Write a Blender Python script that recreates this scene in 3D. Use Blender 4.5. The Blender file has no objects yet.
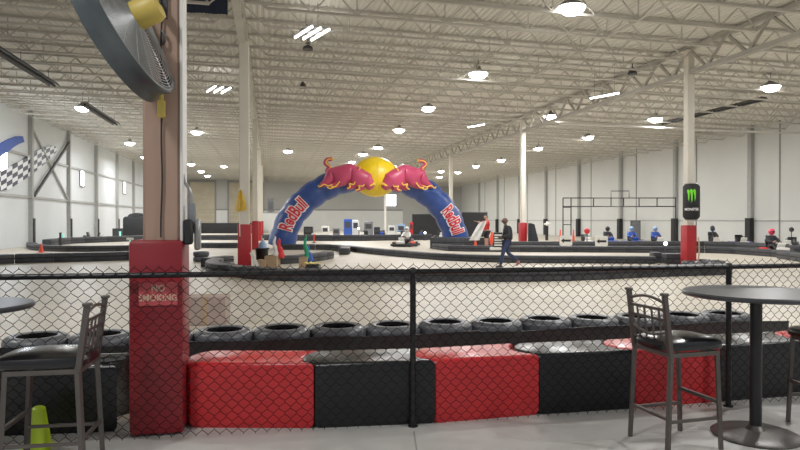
import bpy, bmesh, math, random
from mathutils import Vector, Matrix, Quaternion
random.seed(7)
PI = math.pi
sc = bpy.context.scene
COL = sc.collection
F, YH, H = 640.0, 220.0, 1.6

# ------------------------------------------------------------------ geometry helpers
def uv(u, v, z=0.0):
    return Vector((-.2*u + .98*v, .98*u + .2*v, z))
UD = Vector((-.2, .98, 0)); VD = Vector((.98, .2, 0))
ROTU = math.atan2(.2, .98)          # the hall is turned by this much
def fl(x, y):
    Y = H*F/(y-YH); return Vector(((x-400)/F*Y, Y, 0))
def at(x, y, Y):
    return Vector(((x-400)/F*Y, Y, H+(YH-y)*Y/F))
def deck(v): return 8.05 - .02*v

class MB:
    def __init__(s): s.v = []; s.f = []; s.m = []; s.sm = []
    def add(s, vs, fs, mi=0, smooth=False):
        o = len(s.v); s.v += [Vector(p) for p in vs]
        for f in fs: s.f.append([i+o for i in f]); s.m.append(mi); s.sm.append(smooth)
        return s
    def box(s, c, d, mi=0, rot=None):
        c = Vector(c); x, y, z = [k/2 for k in d]
        vs = [Vector(p) for p in [(-x,-y,-z),(x,-y,-z),(x,y,-z),(-x,y,-z),(-x,-y,z),(x,-y,z),(x,y,z),(-x,y,z)]]
        if rot: vs = [rot @ p for p in vs]
        return s.add([c+p for p in vs], [(3,2,1,0),(4,5,6,7),(0,1,5,4),(1,2,6,5),(2,3,7,6),(3,0,4,7)], mi)
    def rbox(s, c, d, b=.02, seg=2, mi=0, rot=None):
        bm = bmesh.new(); bmesh.ops.create_cube(bm, size=1)
        for v in bm.verts: v.co = Vector((v.co.x*d[0], v.co.y*d[1], v.co.z*d[2]))
        bmesh.ops.bevel(bm, geom=bm.edges[:], offset=b, segments=seg, affect='EDGES', profile=.5)
        return s.bm(bm, c, mi, rot, True)
    def bm(s, bm, c=(0,0,0), mi=0, rot=None, smooth=False):
        bm.verts.index_update(); c = Vector(c)
        vs = [c + ((rot @ v.co) if rot else v.co) for v in bm.verts]
        s.add(vs, [[v.index for v in f.verts] for f in bm.faces], mi, smooth); bm.free(); return s
    def bar(s, a, b, w, h=None, mi=0, up=Vector((0,0,1))):
        a = Vector(a); b = Vector(b); h = h or w; t = (b-a).normalized()
        x = t.cross(up)
        if x.length < 1e-3: x = t.cross(Vector((0,1,0)))
        x.normalize(); y = x.cross(t).normalized(); x *= w/2; y *= h/2
        vs = [a-x-y, a+x-y, a+x+y, a-x+y, b-x-y, b+x-y, b+x+y, b-x+y]
        return s.add(vs, [(3,2,1,0),(4,5,6,7),(0,1,5,4),(1,2,6,5),(2,3,7,6),(3,0,4,7)], mi)
    def tube(s, pts, r, n=8, mi=0, caps=True, closed=False):
        pts = [Vector(p) for p in pts]; N = len(pts)
        rs = r if isinstance(r, (list, tuple)) else [r]*N
        ref = None; vs = []
        for i, p in enumerate(pts):
            if closed: t = pts[(i+1)%N]-pts[i-1]
            else: t = pts[min(i+1, N-1)]-pts[max(i-1, 0)]
            t.normalize()
            if ref is None:
                ref = t.cross(Vector((0,0,1)))
                if ref.length < .05: ref = t.cross(Vector((0,1,0)))
            x = (ref - t*ref.dot(t)).normalized(); ref = x; y = t.cross(x)
            for k in range(n):
                a = 2*PI*k/n; vs.append(p + (x*math.cos(a)+y*math.sin(a))*rs[i])
        fs = []
        for i in range(N if closed else N-1):
            j = (i+1) % N
            for k in range(n):
                l = (k+1) % n; fs.append((i*n+k, i*n+l, j*n+l, j*n+k))
        if caps and not closed:
            fs.append(tuple(range(n))[::-1]); fs.append(tuple((N-1)*n+k for k in range(n)))
        return s.add(vs, fs, mi, n > 4)
    def lathe(s, prof, n=24, M=None, mi=0, smooth=True, closed=False):
        M = M or Matrix(); vs = []; fs = []; N = len(prof)
        for r, z in prof:
            for k in range(n):
                a = 2*PI*k/n; vs.append(M @ Vector((max(r, 1e-4)*math.cos(a), max(r, 1e-4)*math.sin(a), z)))
        for i in range(N if closed else N-1):
            j = (i+1) % N
            for k in range(n):
                l = (k+1) % n; fs.append((i*n+k, i*n+l, j*n+l, j*n+k))
        return s.add(vs, fs, mi, smooth)
    def prism(s, poly, A, B, mi=0):
        """poly of 2D pts; A,B functions mapping 2D to front/back 3D points"""
        n = len(poly)
        vs = [A(p) for p in poly] + [B(p) for p in poly]
        fs = [tuple(range(n)), tuple(range(2*n-1, n-1, -1))] + [(i, i+n, (i+1)%n+n, (i+1)%n) for i in range(n)]
        return s.add(vs, fs, mi)
    def ell(s, c, r, n=12, mi=0, rot=None):
        bm = bmesh.new(); bmesh.ops.create_uvsphere(bm, u_segments=n, v_segments=max(6, n*2//3), radius=1)
        for v in bm.verts: v.co = Vector((v.co.x*r[0], v.co.y*r[1], v.co.z*r[2]))
        return s.bm(bm, c, mi, rot, True)
    def build(s, name, mats, parent=None, world=False):
        me = bpy.data.meshes.new(name)
        vs = s.v
        if parent is not None and world:
            Mi = parent.matrix_basis.inverted(); vs = [Mi @ p for p in vs]
        me.from_pydata([tuple(p) for p in vs], [], s.f)
        if not isinstance(mats, (list, tuple)): mats = [mats]
        for m in mats: me.materials.append(m)
        me.polygons.foreach_set('material_index', s.m)
        me.polygons.foreach_set('use_smooth', s.sm)
        bm = bmesh.new(); bm.from_mesh(me); bmesh.ops.recalc_face_normals(bm, faces=bm.faces[:]); bm.to_mesh(me); bm.free()
        me.update()
        try: me.set_sharp_from_angle(angle=math.radians(42))
        except Exception: pass
        o = bpy.data.objects.new(name, me); COL.objects.link(o)
        if parent is not None: o.parent = parent
        return o

def tag(o, label=None, cat=None, group=None, kind=None):
    if label: o['label'] = label
    if cat: o['category'] = cat
    if group: o['group'] = group
    if kind: o['kind'] = kind
    return o
def thing(name, label, cat, loc=(0,0,0), rz=0, group=None):
    o = bpy.data.objects.new(name, None); COL.objects.link(o); o.empty_display_size = .2
    o.location = loc; o.rotation_euler = (0, 0, rz); o.matrix_basis = Matrix.Translation(Vector(loc)) @ Matrix.Rotation(rz, 4, 'Z')
    return tag(o, label, cat, group)
KIDS = lambda o: [c for c in COL.objects if c.parent == o]
def copy_tree(o, loc=None, rz=None, label=None, group=None, parent=None):
    c = o.copy(); COL.objects.link(c)
    if parent is not None: c.parent = parent
    if loc is not None: c.location = loc
    if rz is not None: c.rotation_euler = (0, 0, rz)
    if label: c['label'] = label
    if group: c['group'] = group
    for ch in KIDS(o): copy_tree(ch, parent=c)
    return c

# ------------------------------------------------------------------ materials
def mat(name, c, rough=.6, metal=0., var=.08, scale=6., bump=0., spec=.5, emit=0., ecol=None, coat=0., alpha=1.):
    m = bpy.data.materials.new(name); m.use_nodes = True; nt = m.node_tree
    b = nt.nodes['Principled BSDF']; b.inputs['Roughness'].default_value = rough; b.inputs['Metallic'].default_value = metal
    b.inputs['Specular IOR Level'].default_value = spec
    tc = nt.nodes.new('ShaderNodeTexCoord'); nz = nt.nodes.new('ShaderNodeTexNoise')
    nz.inputs['Scale'].default_value = scale; nz.inputs['Detail'].default_value = 4
    nt.links.new(tc.outputs['Object'], nz.inputs['Vector'])
    rp = nt.nodes.new('ShaderNodeValToRGB')
    lo = [max(0, k*(1-var*2)) for k in c]; hi = [min(1, k*(1+var)) for k in c]
    rp.color_ramp.elements[0].position = .3; rp.color_ramp.elements[1].position = .7
    rp.color_ramp.elements[0].color = (*lo, 1); rp.color_ramp.elements[1].color = (*hi, 1)
    nt.links.new(nz.outputs['Fac'], rp.inputs['Fac']); nt.links.new(rp.outputs['Color'], b.inputs['Base Color'])
    if bump:
        bp = nt.nodes.new('ShaderNodeBump'); bp.inputs['Strength'].default_value = bump; bp.inputs['Distance'].default_value = .02
        nt.links.new(nz.outputs['Fac'], bp.inputs['Height']); nt.links.new(bp.outputs['Normal'], b.inputs['Normal'])
    if emit:
        b.inputs['Emission Color'].default_value = (*(ecol or c), 1); b.inputs['Emission Strength'].default_value = emit
    if coat: b.inputs['Coat Weight'].default_value = coat
    return m
def s2l(r, g, b):
    return tuple(((k/255)/12.92 if k/255 <= .04045 else ((k/255+.055)/1.055)**2.4) for k in (r, g, b))

M = {}
M['deck'] = mat('roof deck paint', s2l(226,223,214), .7, var=.04, scale=.5)
M['joist'] = mat('joist paint', s2l(198,194,184), .6, var=.06, scale=1)
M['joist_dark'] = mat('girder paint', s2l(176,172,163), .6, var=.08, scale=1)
M['wallr'] = mat('white precast wall', s2l(212,213,209), .75, var=.03, scale=.35)
M['walll'] = mat('white liner wall', s2l(214,219,222), .75, var=.03, scale=.35)
M['wallb'] = mat('grey end wall', s2l(178,178,174), .75, var=.05, scale=.2)
M['walllow'] = mat('white block wall', s2l(220,221,218), .75, var=.03, scale=.6)
M['seam'] = mat('wall seam grey', s2l(140,140,138), .7, var=.05)
M['pilaster'] = mat('wall post grey', s2l(165,166,164), .6, var=.05)
M['tan'] = mat('tan dock panel', s2l(186,176,152), .7, var=.06, scale=1)
M['white'] = mat('white paint', s2l(232,230,224), .5, var=.03)
M['cream'] = mat('cream column paint', s2l(222,216,202), .5, var=.03, scale=1.5)
M['brown'] = mat('cream column paint in shade', s2l(164,134,116), .5, var=.05, scale=1.5)  # cream paint of the near column with its shade put into the colour
M['red_pad'] = mat('red vinyl pad', s2l(176,30,38), .4, var=.06, scale=3, bump=.1)
M['red_pad_shaded'] = mat('shaded red vinyl pad', s2l(136,20,30), .4, var=.1, scale=3, bump=.15)  # same red vinyl, darkened in colour for the shaded near pad
M['red_plastic'] = mat('red moulded plastic', s2l(205,36,42), .32, var=.07, scale=5, bump=.05)
M['black_plastic'] = mat('black moulded plastic', s2l(15,16,19), .3, var=.12, scale=5, bump=.05)
M['rubber'] = mat('tyre rubber', s2l(80,82,87), .36, var=.12, scale=5, bump=.03)
M['rubber_far'] = mat('dusty black rubber', s2l(50,52,58), .5, var=.25, scale=3, bump=.2)
M['tyre_inside_shade'] = mat('shaded inner tyre rubber', s2l(12,12,13), .8, var=.1, spec=.1)  # shade of the tyre hole painted onto the inner rubber
M['belt'] = mat('black belting', s2l(30,31,34), .45, var=.2, scale=4, bump=.1)
M['fence'] = mat('black fence steel', s2l(24,24,26), .35, metal=.2, var=.1)
M['wire'] = mat('black coated wire', s2l(17,17,19), .75, var=.1, spec=.15)
M['chair'] = mat('grey brown chair steel', s2l(92,86,82), .4, metal=.5, var=.08)
M['seat'] = mat('black vinyl seat', s2l(20,20,22), .25, var=.15, scale=12, bump=.06)
M['tabletop'] = mat('dark laminate top', s2l(54,55,60), .35, var=.08, scale=14)
M['tablesteel'] = mat('black table steel', s2l(30,30,32), .4, metal=.3, var=.1)
M['tablebase'] = mat('bronze grey table foot', s2l(84,80,77), .4, metal=.4, var=.1)
M['lamp'] = mat('lamp lens', (1, 1, 1), .4, var=0, emit=16, ecol=(1, .985, .95))
M['tubelight'] = mat('fluorescent tube', (1, 1, 1), .4, var=0, emit=7, ecol=(1, .98, .93))
M['lamp_body'] = mat('lamp housing grey', s2l(120,120,120), .4, metal=.4)
M['dark'] = mat('dark heater steel', s2l(62,62,64), .5, metal=.2)
M['daylight'] = mat('daylight pane', (1, 1, 1), .3, var=0, emit=5, ecol=(.93, .96, 1))
M['blue_arch'] = mat('blue inflatable fabric', s2l(34,66,134), .38, var=.07, scale=2, bump=.08)
M['yellow'] = mat('yellow inflatable fabric', s2l(238,202,22), .4, var=.05, scale=2)
M['crimson'] = mat('crimson inflatable fabric', s2l(188,62,98), .4, var=.06, scale=2)
M['yellow_trim'] = mat('yellow trim', s2l(246,196,70), .5, var=.04)
M['letter_red'] = mat('red lettering', s2l(204,36,48), .5, var=.03)
M['letter_white'] = mat('white lettering', s2l(240,236,238), .5, var=.02)
M['navy'] = mat('navy fabric', s2l(26,38,62), .7, var=.1)
M['fan_steel'] = mat('grey fan steel', s2l(88,95,98), .35, metal=.5, var=.12, scale=5)
M['fan_dark'] = mat('dark fan blade', s2l(60,68,72), .3, metal=.5, var=.1)
M['fan_wire'] = mat('fan guard wire', s2l(176,178,178), .35, metal=.6)
M['fan_yellow'] = mat('yellow motor paint', s2l(208,182,84), .45, var=.08)
M['orange'] = mat('orange cone', s2l(240,80,50), .5, var=.05)
M['lime'] = mat('lime yellow plastic', s2l(190,220,40), .4, var=.06)
M['card'] = mat('cardboard', s2l(178,150,118), .8, var=.06)
M['block'] = mat('grey brown box', s2l(170,150,140), .8, var=.08)
M['black'] = mat('black matte', s2l(26,27,30), .7, var=.15)
M['sky'] = mat('pale blue plastic', s2l(150,185,225), .5)
M['green'] = mat('green cloth', s2l(30,150,105), .7)
M['blue'] = mat('blue cloth', s2l(40,80,170), .6)
M['red'] = mat('red cloth', s2l(210,40,44), .7)
M['white_cloth'] = mat('white cloth', s2l(228,228,224), .7)
M['yellow_cloth'] = mat('yellow cloth', s2l(222,180,60), .7)
M['yellow_bright'] = mat('bright yellow cloth', s2l(240,215,30), .6)
M['cyan'] = mat('cyan marker', s2l(150,235,215), .4, emit=.5)
M['green_lime'] = mat('neon green', s2l(110,215,30), .5, emit=.15)
M['skin_dark'] = mat('dark skin', s2l(96,66,54), .5)
M['skin'] = mat('skin', s2l(196,150,128), .5)
M['hair'] = mat('black hair', s2l(22,19,18), .6)
M['jacket'] = mat('dark jacket', s2l(34,35,44), .7)
M['jeans'] = mat('blue jeans', s2l(42,54,86), .8)
M['shoe'] = mat('shoe grey', s2l(60,55,62), .6)
M['shoe_pink'] = mat('shoe sole pink', s2l(190,120,120), .6)
M['steel'] = mat('galvanised steel', s2l(160,160,158), .35, metal=.6)
M['grey'] = mat('mid grey plastic', s2l(120,122,126), .5)
M['truss'] = mat('black truss', s2l(36,36,38), .5, metal=.2)
M['sign_pink'] = mat('faded red sign', s2l(205,80,84), .5, var=.06)
M['sign_letter'] = mat('pale sign letters', s2l(226,190,160), .5)
M['pink'] = mat('pink red plastic', s2l(240,60,95), .4)
M['headlight'] = mat('headlamp', (1, 1, 1), .3, var=0, emit=6)
M['violet'] = mat('violet plastic', s2l(110,90,200), .4)
# floors
def floor_mat(name, base, joints, rough):
    m = mat(name, base, rough, var=.05, scale=.6, bump=.03); nt = m.node_tree
    b = nt.nodes['Principled BSDF']; tc = [n for n in nt.nodes if n.type == 'TEX_COORD'][0]
    n2 = nt.nodes.new('ShaderNodeTexNoise'); n2.inputs['Scale'].default_value = 7; n2.inputs['Detail'].default_value = 6
    nt.links.new(tc.outputs['Object'], n2.inputs['Vector'])
    mr = nt.nodes.new('ShaderNodeMapRange'); mr.inputs[1].default_value = .3; mr.inputs[2].default_value = .7
    mr.inputs[3].default_value = rough-.1; mr.inputs[4].default_value = rough+.12
    nt.links.new(n2.outputs['Fac'], mr.inputs[0]); nt.links.new(mr.outputs[0], b.inputs['Roughness'])
    mx = nt.nodes.new('ShaderNodeMix'); mx.data_type = 'RGBA'; mx.blend_type = 'MULTIPLY'; mx.inputs[0].default_value = .28
    src = b.inputs['Base Color'].links[0].from_socket
    nt.links.new(src, mx.inputs[6]); nt.links.new(n2.outputs['Color'], mx.inputs[7])
    hs = nt.nodes.new('ShaderNodeMix'); hs.data_type = 'RGBA'; hs.inputs[0].default_value = 0
    nt.links.new(n2.outputs['Fac'], mx.inputs[7]); nt.links.new(mx.outputs[2], b.inputs['Base Color'])
    return m
M['track'] = floor_mat('beige sealed concrete', s2l(204,195,178), False, .42)
M['conc'] = floor_mat('grey concrete', s2l(196,194,189), True, .5)

# ------------------------------------------------------------------ camera
cam = bpy.data.cameras.new('camera'); co = bpy.data.objects.new('camera', cam); COL.objects.link(co)
cam.sensor_width = 36; cam.lens = 36*F/800; cam.clip_end = 400
co.location = (0, 0, H); co.rotation_euler = (PI/2-math.atan(5/F), 0, 0); sc.camera = co

# ------------------------------------------------------------------ room shell
VL, VR, U0, U1 = -14.4, 29.4, -2.0, 96.0
LV, RV, BAY = -.82, 14.5, 15.1
FENCE_Y = lambda X: 4.93 + .194*X
def struct(mb, name, m, label=None, parent=None, cat=None):
    o = mb.build(name, m, parent)
    if parent is None: tag(o, label, cat, None, 'structure')
    return o
# floor: grey concourse slab in front of the fence line, beige track slab behind
Lp = Vector((-30, FENCE_Y(-30)+.62, 0)); Rp = Vector((60, FENCE_Y(60)+.62, 0))
m = MB(); m.add([(-30,-8,0),(60,-8,0),tuple(Rp),tuple(Lp)], [(0,1,2,3)])
# control joints cut in the slab
struct(m, 'floor', M['conc'], 'grey concrete concourse floor in front of the fence', cat='floor')
m = MB(); m.add([tuple(Lp),tuple(Rp),(60,120,0),(-60,120,0),(-60,5,0)], [(0,1,2,3,4)])
struct(m, 'floor_track', M['track'], 'pale beige sealed concrete floor of the racing hall', cat='floor')
for (x0, y0, x1, y1) in [(414,432,421,452),(560,437,600,434),(724,407,800,398)][:1]:
    a = fl(x0, y0); b = fl(x1, y1+30); m = MB(); m.bar(a+Vector((0,0,.001)), b+Vector((0,0,.001)), .012, .004)
    struct(m, 'trim_1', M['seam'], 'dark control joint line cut in the concourse concrete', cat='floor joint')
# ceiling deck: corrugated, flutes along u
m = MB(); p = .19; n = int((VR-VL)/p); prof = []
for i in range(n+1):
    v = VL + i*p
    for dv, dz in ((0,0),(.07,0),(.095,.035),(.165,.035)): prof.append((min(v+dv, VR+.1), dz))
vs = [uv(U0, v, deck(v)+dz) for v, dz in prof] + [uv(U1+.1, v, deck(v)+dz) for v, dz in prof]
N = len(prof); m.add(vs, [(i, i+1, i+1+N, i+N) for i in range(N-1)])
struct(m, 'ceiling', M['deck'], 'pale corrugated metal roof deck over the whole hall', cat='ceiling')
# walls
def wall_v(v, u0, u1, z0, z1, t, sgn):
    mb = MB(); c = uv((u0+u1)/2, v+sgn*t/2, (z0+z1)/2)
    return mb.box(c, (t, u1-u0, z1-z0), rot=Matrix.Rotation(ROTU, 3, 'Z'))
o = struct(wall_v(VL, U0, U1, 0, 8.5, .2, -1), 'wall_left', M['walll'], 'white panelled long wall on the left with high windows', cat='wall')
o = struct(wall_v(VR, U0, U1, 0, 7.6, .2, 1), 'wall_right', M['wallr'], 'pale precast panel wall along the right side of the hall', cat='wall')
m = MB(); m.box(uv(U1+.1, (VL+VR)/2, 4.15), (VR-VL+.4, .2, 8.5), rot=Matrix.Rotation(ROTU, 3, 'Z'))
struct(m, 'wall_back', M['wallb'], 'grey end wall at the far end of the hall', cat='wall')
RZ = Matrix.Rotation(ROTU, 3, 'Z')
# lower white block strip on the end wall
m = MB(); m.box(uv(U1-.06, 5, 1.5), (30, .12, 3.0), rot=RZ)
struct(m, 'trim_2', M['walllow'], 'white painted lower strip of the far end wall', cat='wall')
m = MB(); m.box(uv(U1-.08, 5, 3.1), (30, .1, .2), rot=RZ)
struct(m, 'trim_3', M['seam'], 'grey ledge line across the far end wall', cat='wall')
# left wall girts, brace, posts
tn = 4
def trim(mb, mt, label, cat='wall trim'):
    global tn
    o = struct(mb, 'trim_%d' % tn, mt, label, cat=cat); tn += 1; return o
for z, lab in ((5.5, 'upper'), (3.0, 'lower')):
    m = MB(); m.box(uv((U0+U1)/2, VL+.06, z), (.12, U1-U0, .14), rot=RZ); trim(m, M['pilaster'], lab+' grey girt rail along the left wall')
for k in range(-1, 8):
    u = 42.9 + 7.55*k
    m = MB(); m.box(uv(u, VL+.12, 4.1), (.24, .26, 8.2), rot=RZ)
    trim(m, M['pilaster'], 'grey steel wall post on the left wall, at bay %d' % (k+2))
    m = MB(); m.box(uv(u, VL+.16, .85), (.34, .2, 1.7), rot=RZ)
    trim(m, M['dark'], 'dark lower guard of the left wall post at bay %d' % (k+2))
a0, a1 = 42.9, 50.45
m = MB(); m.bar(uv(a0+.3, VL+.2, 3.1), uv(a1-.2, VL+.2, 7.2), .14); trim(m, M['dark'], 'dark diagonal brace rod on the left wall beside the chequered panel')
m = MB(); m.bar(uv(a0+.3, VL+.1, 7.2), uv(a1-.2, VL+.1, 3.1), .12); trim(m, M['pilaster'], 'pale diagonal brace crossing the dark one on the left wall')
for i, u in enumerate((38.9, 54.0, 68.9, 84.0)):
    m = MB(); m.box(uv(u, VL+.03, 4.87), (.08, 1.0, 1.2), rot=RZ)
    w = m.build('window_%d' % (i+1), M['daylight']); tag(w, 'bright high window number %d along the left wall' % (i+1), 'window', None, 'structure')
    m = MB()
    for du in (-.55, .55): m.box(uv(u+du, VL+.06, 4.87), (.12, .08, 1.36), rot=RZ)
    for dz in (-.64, .64): m.box(uv(u, VL+.06, 4.87+dz), (.12, 1.1, .08), rot=RZ)
    m.build('window_frame', M['seam'], w)
# window on the far wall
cw = at(392.5, 200, 96.5); vw = cw.x*.98+cw.y*.2
m = MB(); m.box(uv(U1-.05, vw, cw.z), (1.5, .1, 1.7), rot=RZ); w = m.build('window_5', M['daylight']); tag(w, 'small bright window high on the far end wall', 'window', None, 'structure')
m = MB()
for dv in (-.82, .82): m.box(uv(U1-.1, vw+dv, cw.z), (.12, .1, 1.9), rot=RZ)
for dz in (-.92, .92): m.box(uv(U1-.1, vw, cw.z+dz), (1.7, .1, .12), rot=RZ)
m.build('window_frame', M['seam'], w)
# right wall posts
for k in range(-2, 8):
    u = 34.6 + 7.5*k
    m = MB(); m.box(uv(u, VR-.12, 3.75), (.24, .3, 7.5), rot=RZ); trim(m, M['pilaster'], 'grey pilaster on the right wall, at bay %d' % (k+3))
    m = MB(); m.box(uv(u, VR-.2, .86), (.3, .42, 1.72), rot=RZ); trim(m, M['black'], 'black lower guard of the right wall pilaster at bay %d' % (k+3))
    m = MB(); m.box(uv(u-2.2, VR-.02, 3.75), (.05, .07, 7.5), rot=RZ); trim(m, M['seam'], 'vertical panel joint on the right wall beside pilaster %d' % (k+3))
m = MB(); m.box(uv((U0+U1)/2, VR-.02, 1.55), (.05, U1-U0, .04), rot=RZ); trim(m, M['seam'], 'thin horizontal joint line along the right wall')
# dock doors in the end wall
for i, (x0, x1) in enumerate(((191, 215), (229, 262))):
    a = at(x0, 200, 92.5); b = at(x1, 200, 93.0); va = a.x*.98+a.y*.2; vb = b.x*.98+b.y*.2
    m = MB()
    for k in range(9): m.box(uv(U1-.08, (va+vb)/2, .4+k*.78), (vb-va, .12, .75), rot=RZ)
    d = m.build('door_%d' % (i+1), M['tan']); tag(d, ('left' if i == 0 else 'right')+' tan sectional dock door in the far end wall', 'dock door', None, 'structure')
    m = MB()
    for vv in (va-.12, vb+.12): m.box(uv(U1-.12, vv, 3.6), (.22, .2, 7.2), rot=RZ)
    m.box(uv(U1-.12, (va+vb)/2, 7.2), (vb-va+.5, .2, .3), rot=RZ)
    m.build('door_frame', M['seam'], d)

# ------------------------------------------------------------------ roof steel
def joist_mesh(v0, v1, name):
    mb = MB(); D = .72
    P = lambda v, d: uv(0, v, deck(v)-d)
    mb.bar(P(v0, .05), P(v1, .05), .11, .07); mb.bar(P(v0+.7, D), P(v1-.7, D), .11, .06)
    k = int((v1-v0)/1.25); st = (v1-v0)/k
    for i in range(k):
        a = v0+i*st; mid = a+st/2
        if i > 0: mb.bar(P(a, .08), P(mid, D), .035)
        else: mb.bar(P(a, .08), P(v0+.7, D), .035)
        if i < k-1: mb.bar(P(mid, D), P(a+st, .08), .035)
        else: mb.bar(P(v1-.7, D), P(v1, .08), .035)
        if i % 2 == 0 and 0 < i < k-1: mb.bar(P(mid, D), P(mid, .08), .03)
    return mb
sp = BAY/9.0
for v0, v1, nm in ((VL+.1, LV-.05, 'left'), (LV+.05, RV-.05, 'middle'), (RV+.05, VR-.1, 'right')):
    first = None
    u = 5.17 + sp*.5 if nm != 'x' else 0
    k = 0; u = 5.17 + sp*.5
    while u < U1-.5:
        if first is None:
            first = joist_mesh(v0, v1, nm).build('roof_joist', M['joist']); o = first
        else:
            o = first.copy(); COL.objects.link(o)
        o.location = UD*u
        tag(o, 'pale open-web roof joist spanning the %s bay' % nm, 'roof joist', '%s bay roof joists' % nm, 'structure')
        u += sp
def girder_mesh(vv):
    mb = MB(); z = deck(vv); t, b = z-.14, z-.98
    P = lambda u, zz: uv(u, vv, zz)
    mb.bar(P(0, t), P(BAY, t), .2, .12); mb.bar(P(.1, b), P(BAY-.1, b), .2, .14)
    k = 8; st = BAY/k
    for i in range(k):
        a = i*st; mb.bar(P(a, t), P(a+st/2, b), .08); mb.bar(P(a+st/2, b), P(a+st, t), .08)
    return mb
for vv, u0, nm in ((LV, 5.17-BAY, 'left'), (RV, 20.1-BAY*2, 'right')):
    first = None
    for k in range(8):
        u = u0 + k*BAY
        if u+BAY > U1+3: break
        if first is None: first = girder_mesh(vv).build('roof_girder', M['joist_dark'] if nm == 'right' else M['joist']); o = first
        else: o = first.copy(); COL.objects.link(o)
        o.location = UD*u
        tag(o, 'pale truss girder along the %s column row' % nm, 'roof girder', '%s row roof girders' % nm, 'structure')
# bridging lines and sprinkler pipes
for v, z, r, nm in ((10.0, 7.12, .035, 'middle'),):
    m = MB(); m.tube([uv(4, v, z), uv(U1, v, z)], r, 8)
    tag(m.build('sprinkler_pipe', M['joist']), 'long pale sprinkler pipe under the joists of the %s bay' % nm, 'pipe', None, 'structure')
m = MB(); m.tube([uv(31, RV+.3, 6.6), uv(31, VR-.1, 6.5)], .05, 8)
tag(m.build('sprinkler_pipe', M['white']), 'white pipe crossing the right bay from column row to wall', 'pipe', None, 'structure')

# ------------------------------------------------------------------ columns
def column(vv, u, k, lab, pad_h, pad_w, shaft_m, pad_m, label):
    base = uv(u, vv + (.07 if vv < 0 and k > 0 else 0), 0)
    t = thing('support_column', label, 'column', base, ROTU)
    top = deck(vv)-(1.0 if vv < 0 else .2)
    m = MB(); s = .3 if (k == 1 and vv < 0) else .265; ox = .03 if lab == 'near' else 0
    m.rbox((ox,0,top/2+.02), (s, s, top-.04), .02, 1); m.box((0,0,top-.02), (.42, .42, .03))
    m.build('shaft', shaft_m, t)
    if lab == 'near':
        m = MB(); m.rbox((ox+s/2+.012,-.02,top/2+.02), (.022, s-.02, top-.06), .004, 1); m.build('lit_face_plate', M['white'], t)  # lit right face of the shaft, painted white on a thin plate
    if pad_w:
        m = MB(); m.rbox((0,0,pad_h/2+.005), (pad_w, pad_w, pad_h-.01), .03, 2)
        pd = m.build('crash_pad', pad_m, t); return t, pd
    return t, None
C1, C1pad = column(LV, 5.17, 0, 'near', 1.45, .385, M['brown'], M['red_pad_shaded'], 'tall cream column in painted taupe shade with shaded dark red pad standing at the fence')
column(LV, 5.17+BAY, 1, '', 1.47, .40, M['cream'], M['red_pad'], 'cream column with red pad and yellow flag, left row behind the fence')
column(LV, 5.17+2*BAY, 2, '', 1.55, .36, M['cream'], M['red_pad'], 'cream column with red pad, next beyond the yellow flag column')
column(LV, 5.17+3*BAY, 3, '', 1.5, .36, M['cream'], M['red_pad'], 'far cream column with red pad, third past the fence in the left row')
column(LV, 5.17+4*BAY, 4, '', 1.5, .36, M['cream'], M['red_pad'], 'farthest visible cream column of the left row, beside the white panel')
column(RV, 20.1, 0, '', 1.42, .385, M['cream'], M['red_pad'], 'cream column with red pad carrying the black drink can sign')
column(RV, 20.1+BAY, 1, '', 1.45, .40, M['cream'], M['red_pad'], 'cream column with red pad just right of the walking man')
column(RV, 20.1+2*BAY, 2, '', 1.45, .40, M['cream'], M['red_pad'], 'cream column rising behind the right leg of the arch')
column(RV, 20.1+4*BAY, 4, '', 1.3, .0, M['white'], M['red_pad'], 'thin white column seen through the arch, near the end wall')

# ------------------------------------------------------------------ lamps
def make_highbay(label):
    t = thing('high_bay_lamp', label, 'ceiling lamp')
    m = MB(); m.lathe([(0,.30),(.09,.30),(.12,.2),(.34,.06),(.39,.0),(.37,0),(.0,.03)], 20); m.build('housing', M['lamp_body'], t)
    m = MB(); m.lathe([(0,-.20),(.16,-.19),(.30,-.12),(.37,-.02),(.36,.01),(0,.02)], 24); m.build('lens', M['lamp'], t)
    m = MB(); m.tube([(0,0,.29),(0,0,.75)], .015, 6); m.tube([(0,0,.72),(0,.0,.78)], .05, 6); m.build('hanger', M['lamp_body'], t)
    return t
bays = [('middle', (571,8)), ('middle', (478,74)), ('middle', (428,108)), ('middle', (399,130)), ('middle', (378,147)),
        ('right', (770,87)), ('right', (655,119)), ('right', (588,137)), ('right', (538,148)), ('row', (550,116)), ('right', (501,160)), ('right', (476,166)),
        ('left', (83,108)), ('left', (130,143)), ('left', (145,157)), ('left', (197,132)), ('arch', (288,151)), ('left', (224,166)), ('right', (441,171))]
ordn = {}
hb = None
words = ['nearest', 'second nearest', 'third', 'fourth', 'fifth', 'sixth', 'seventh', 'eighth']
LIGHT_Z = 7.3; LAMP_E = 350
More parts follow.
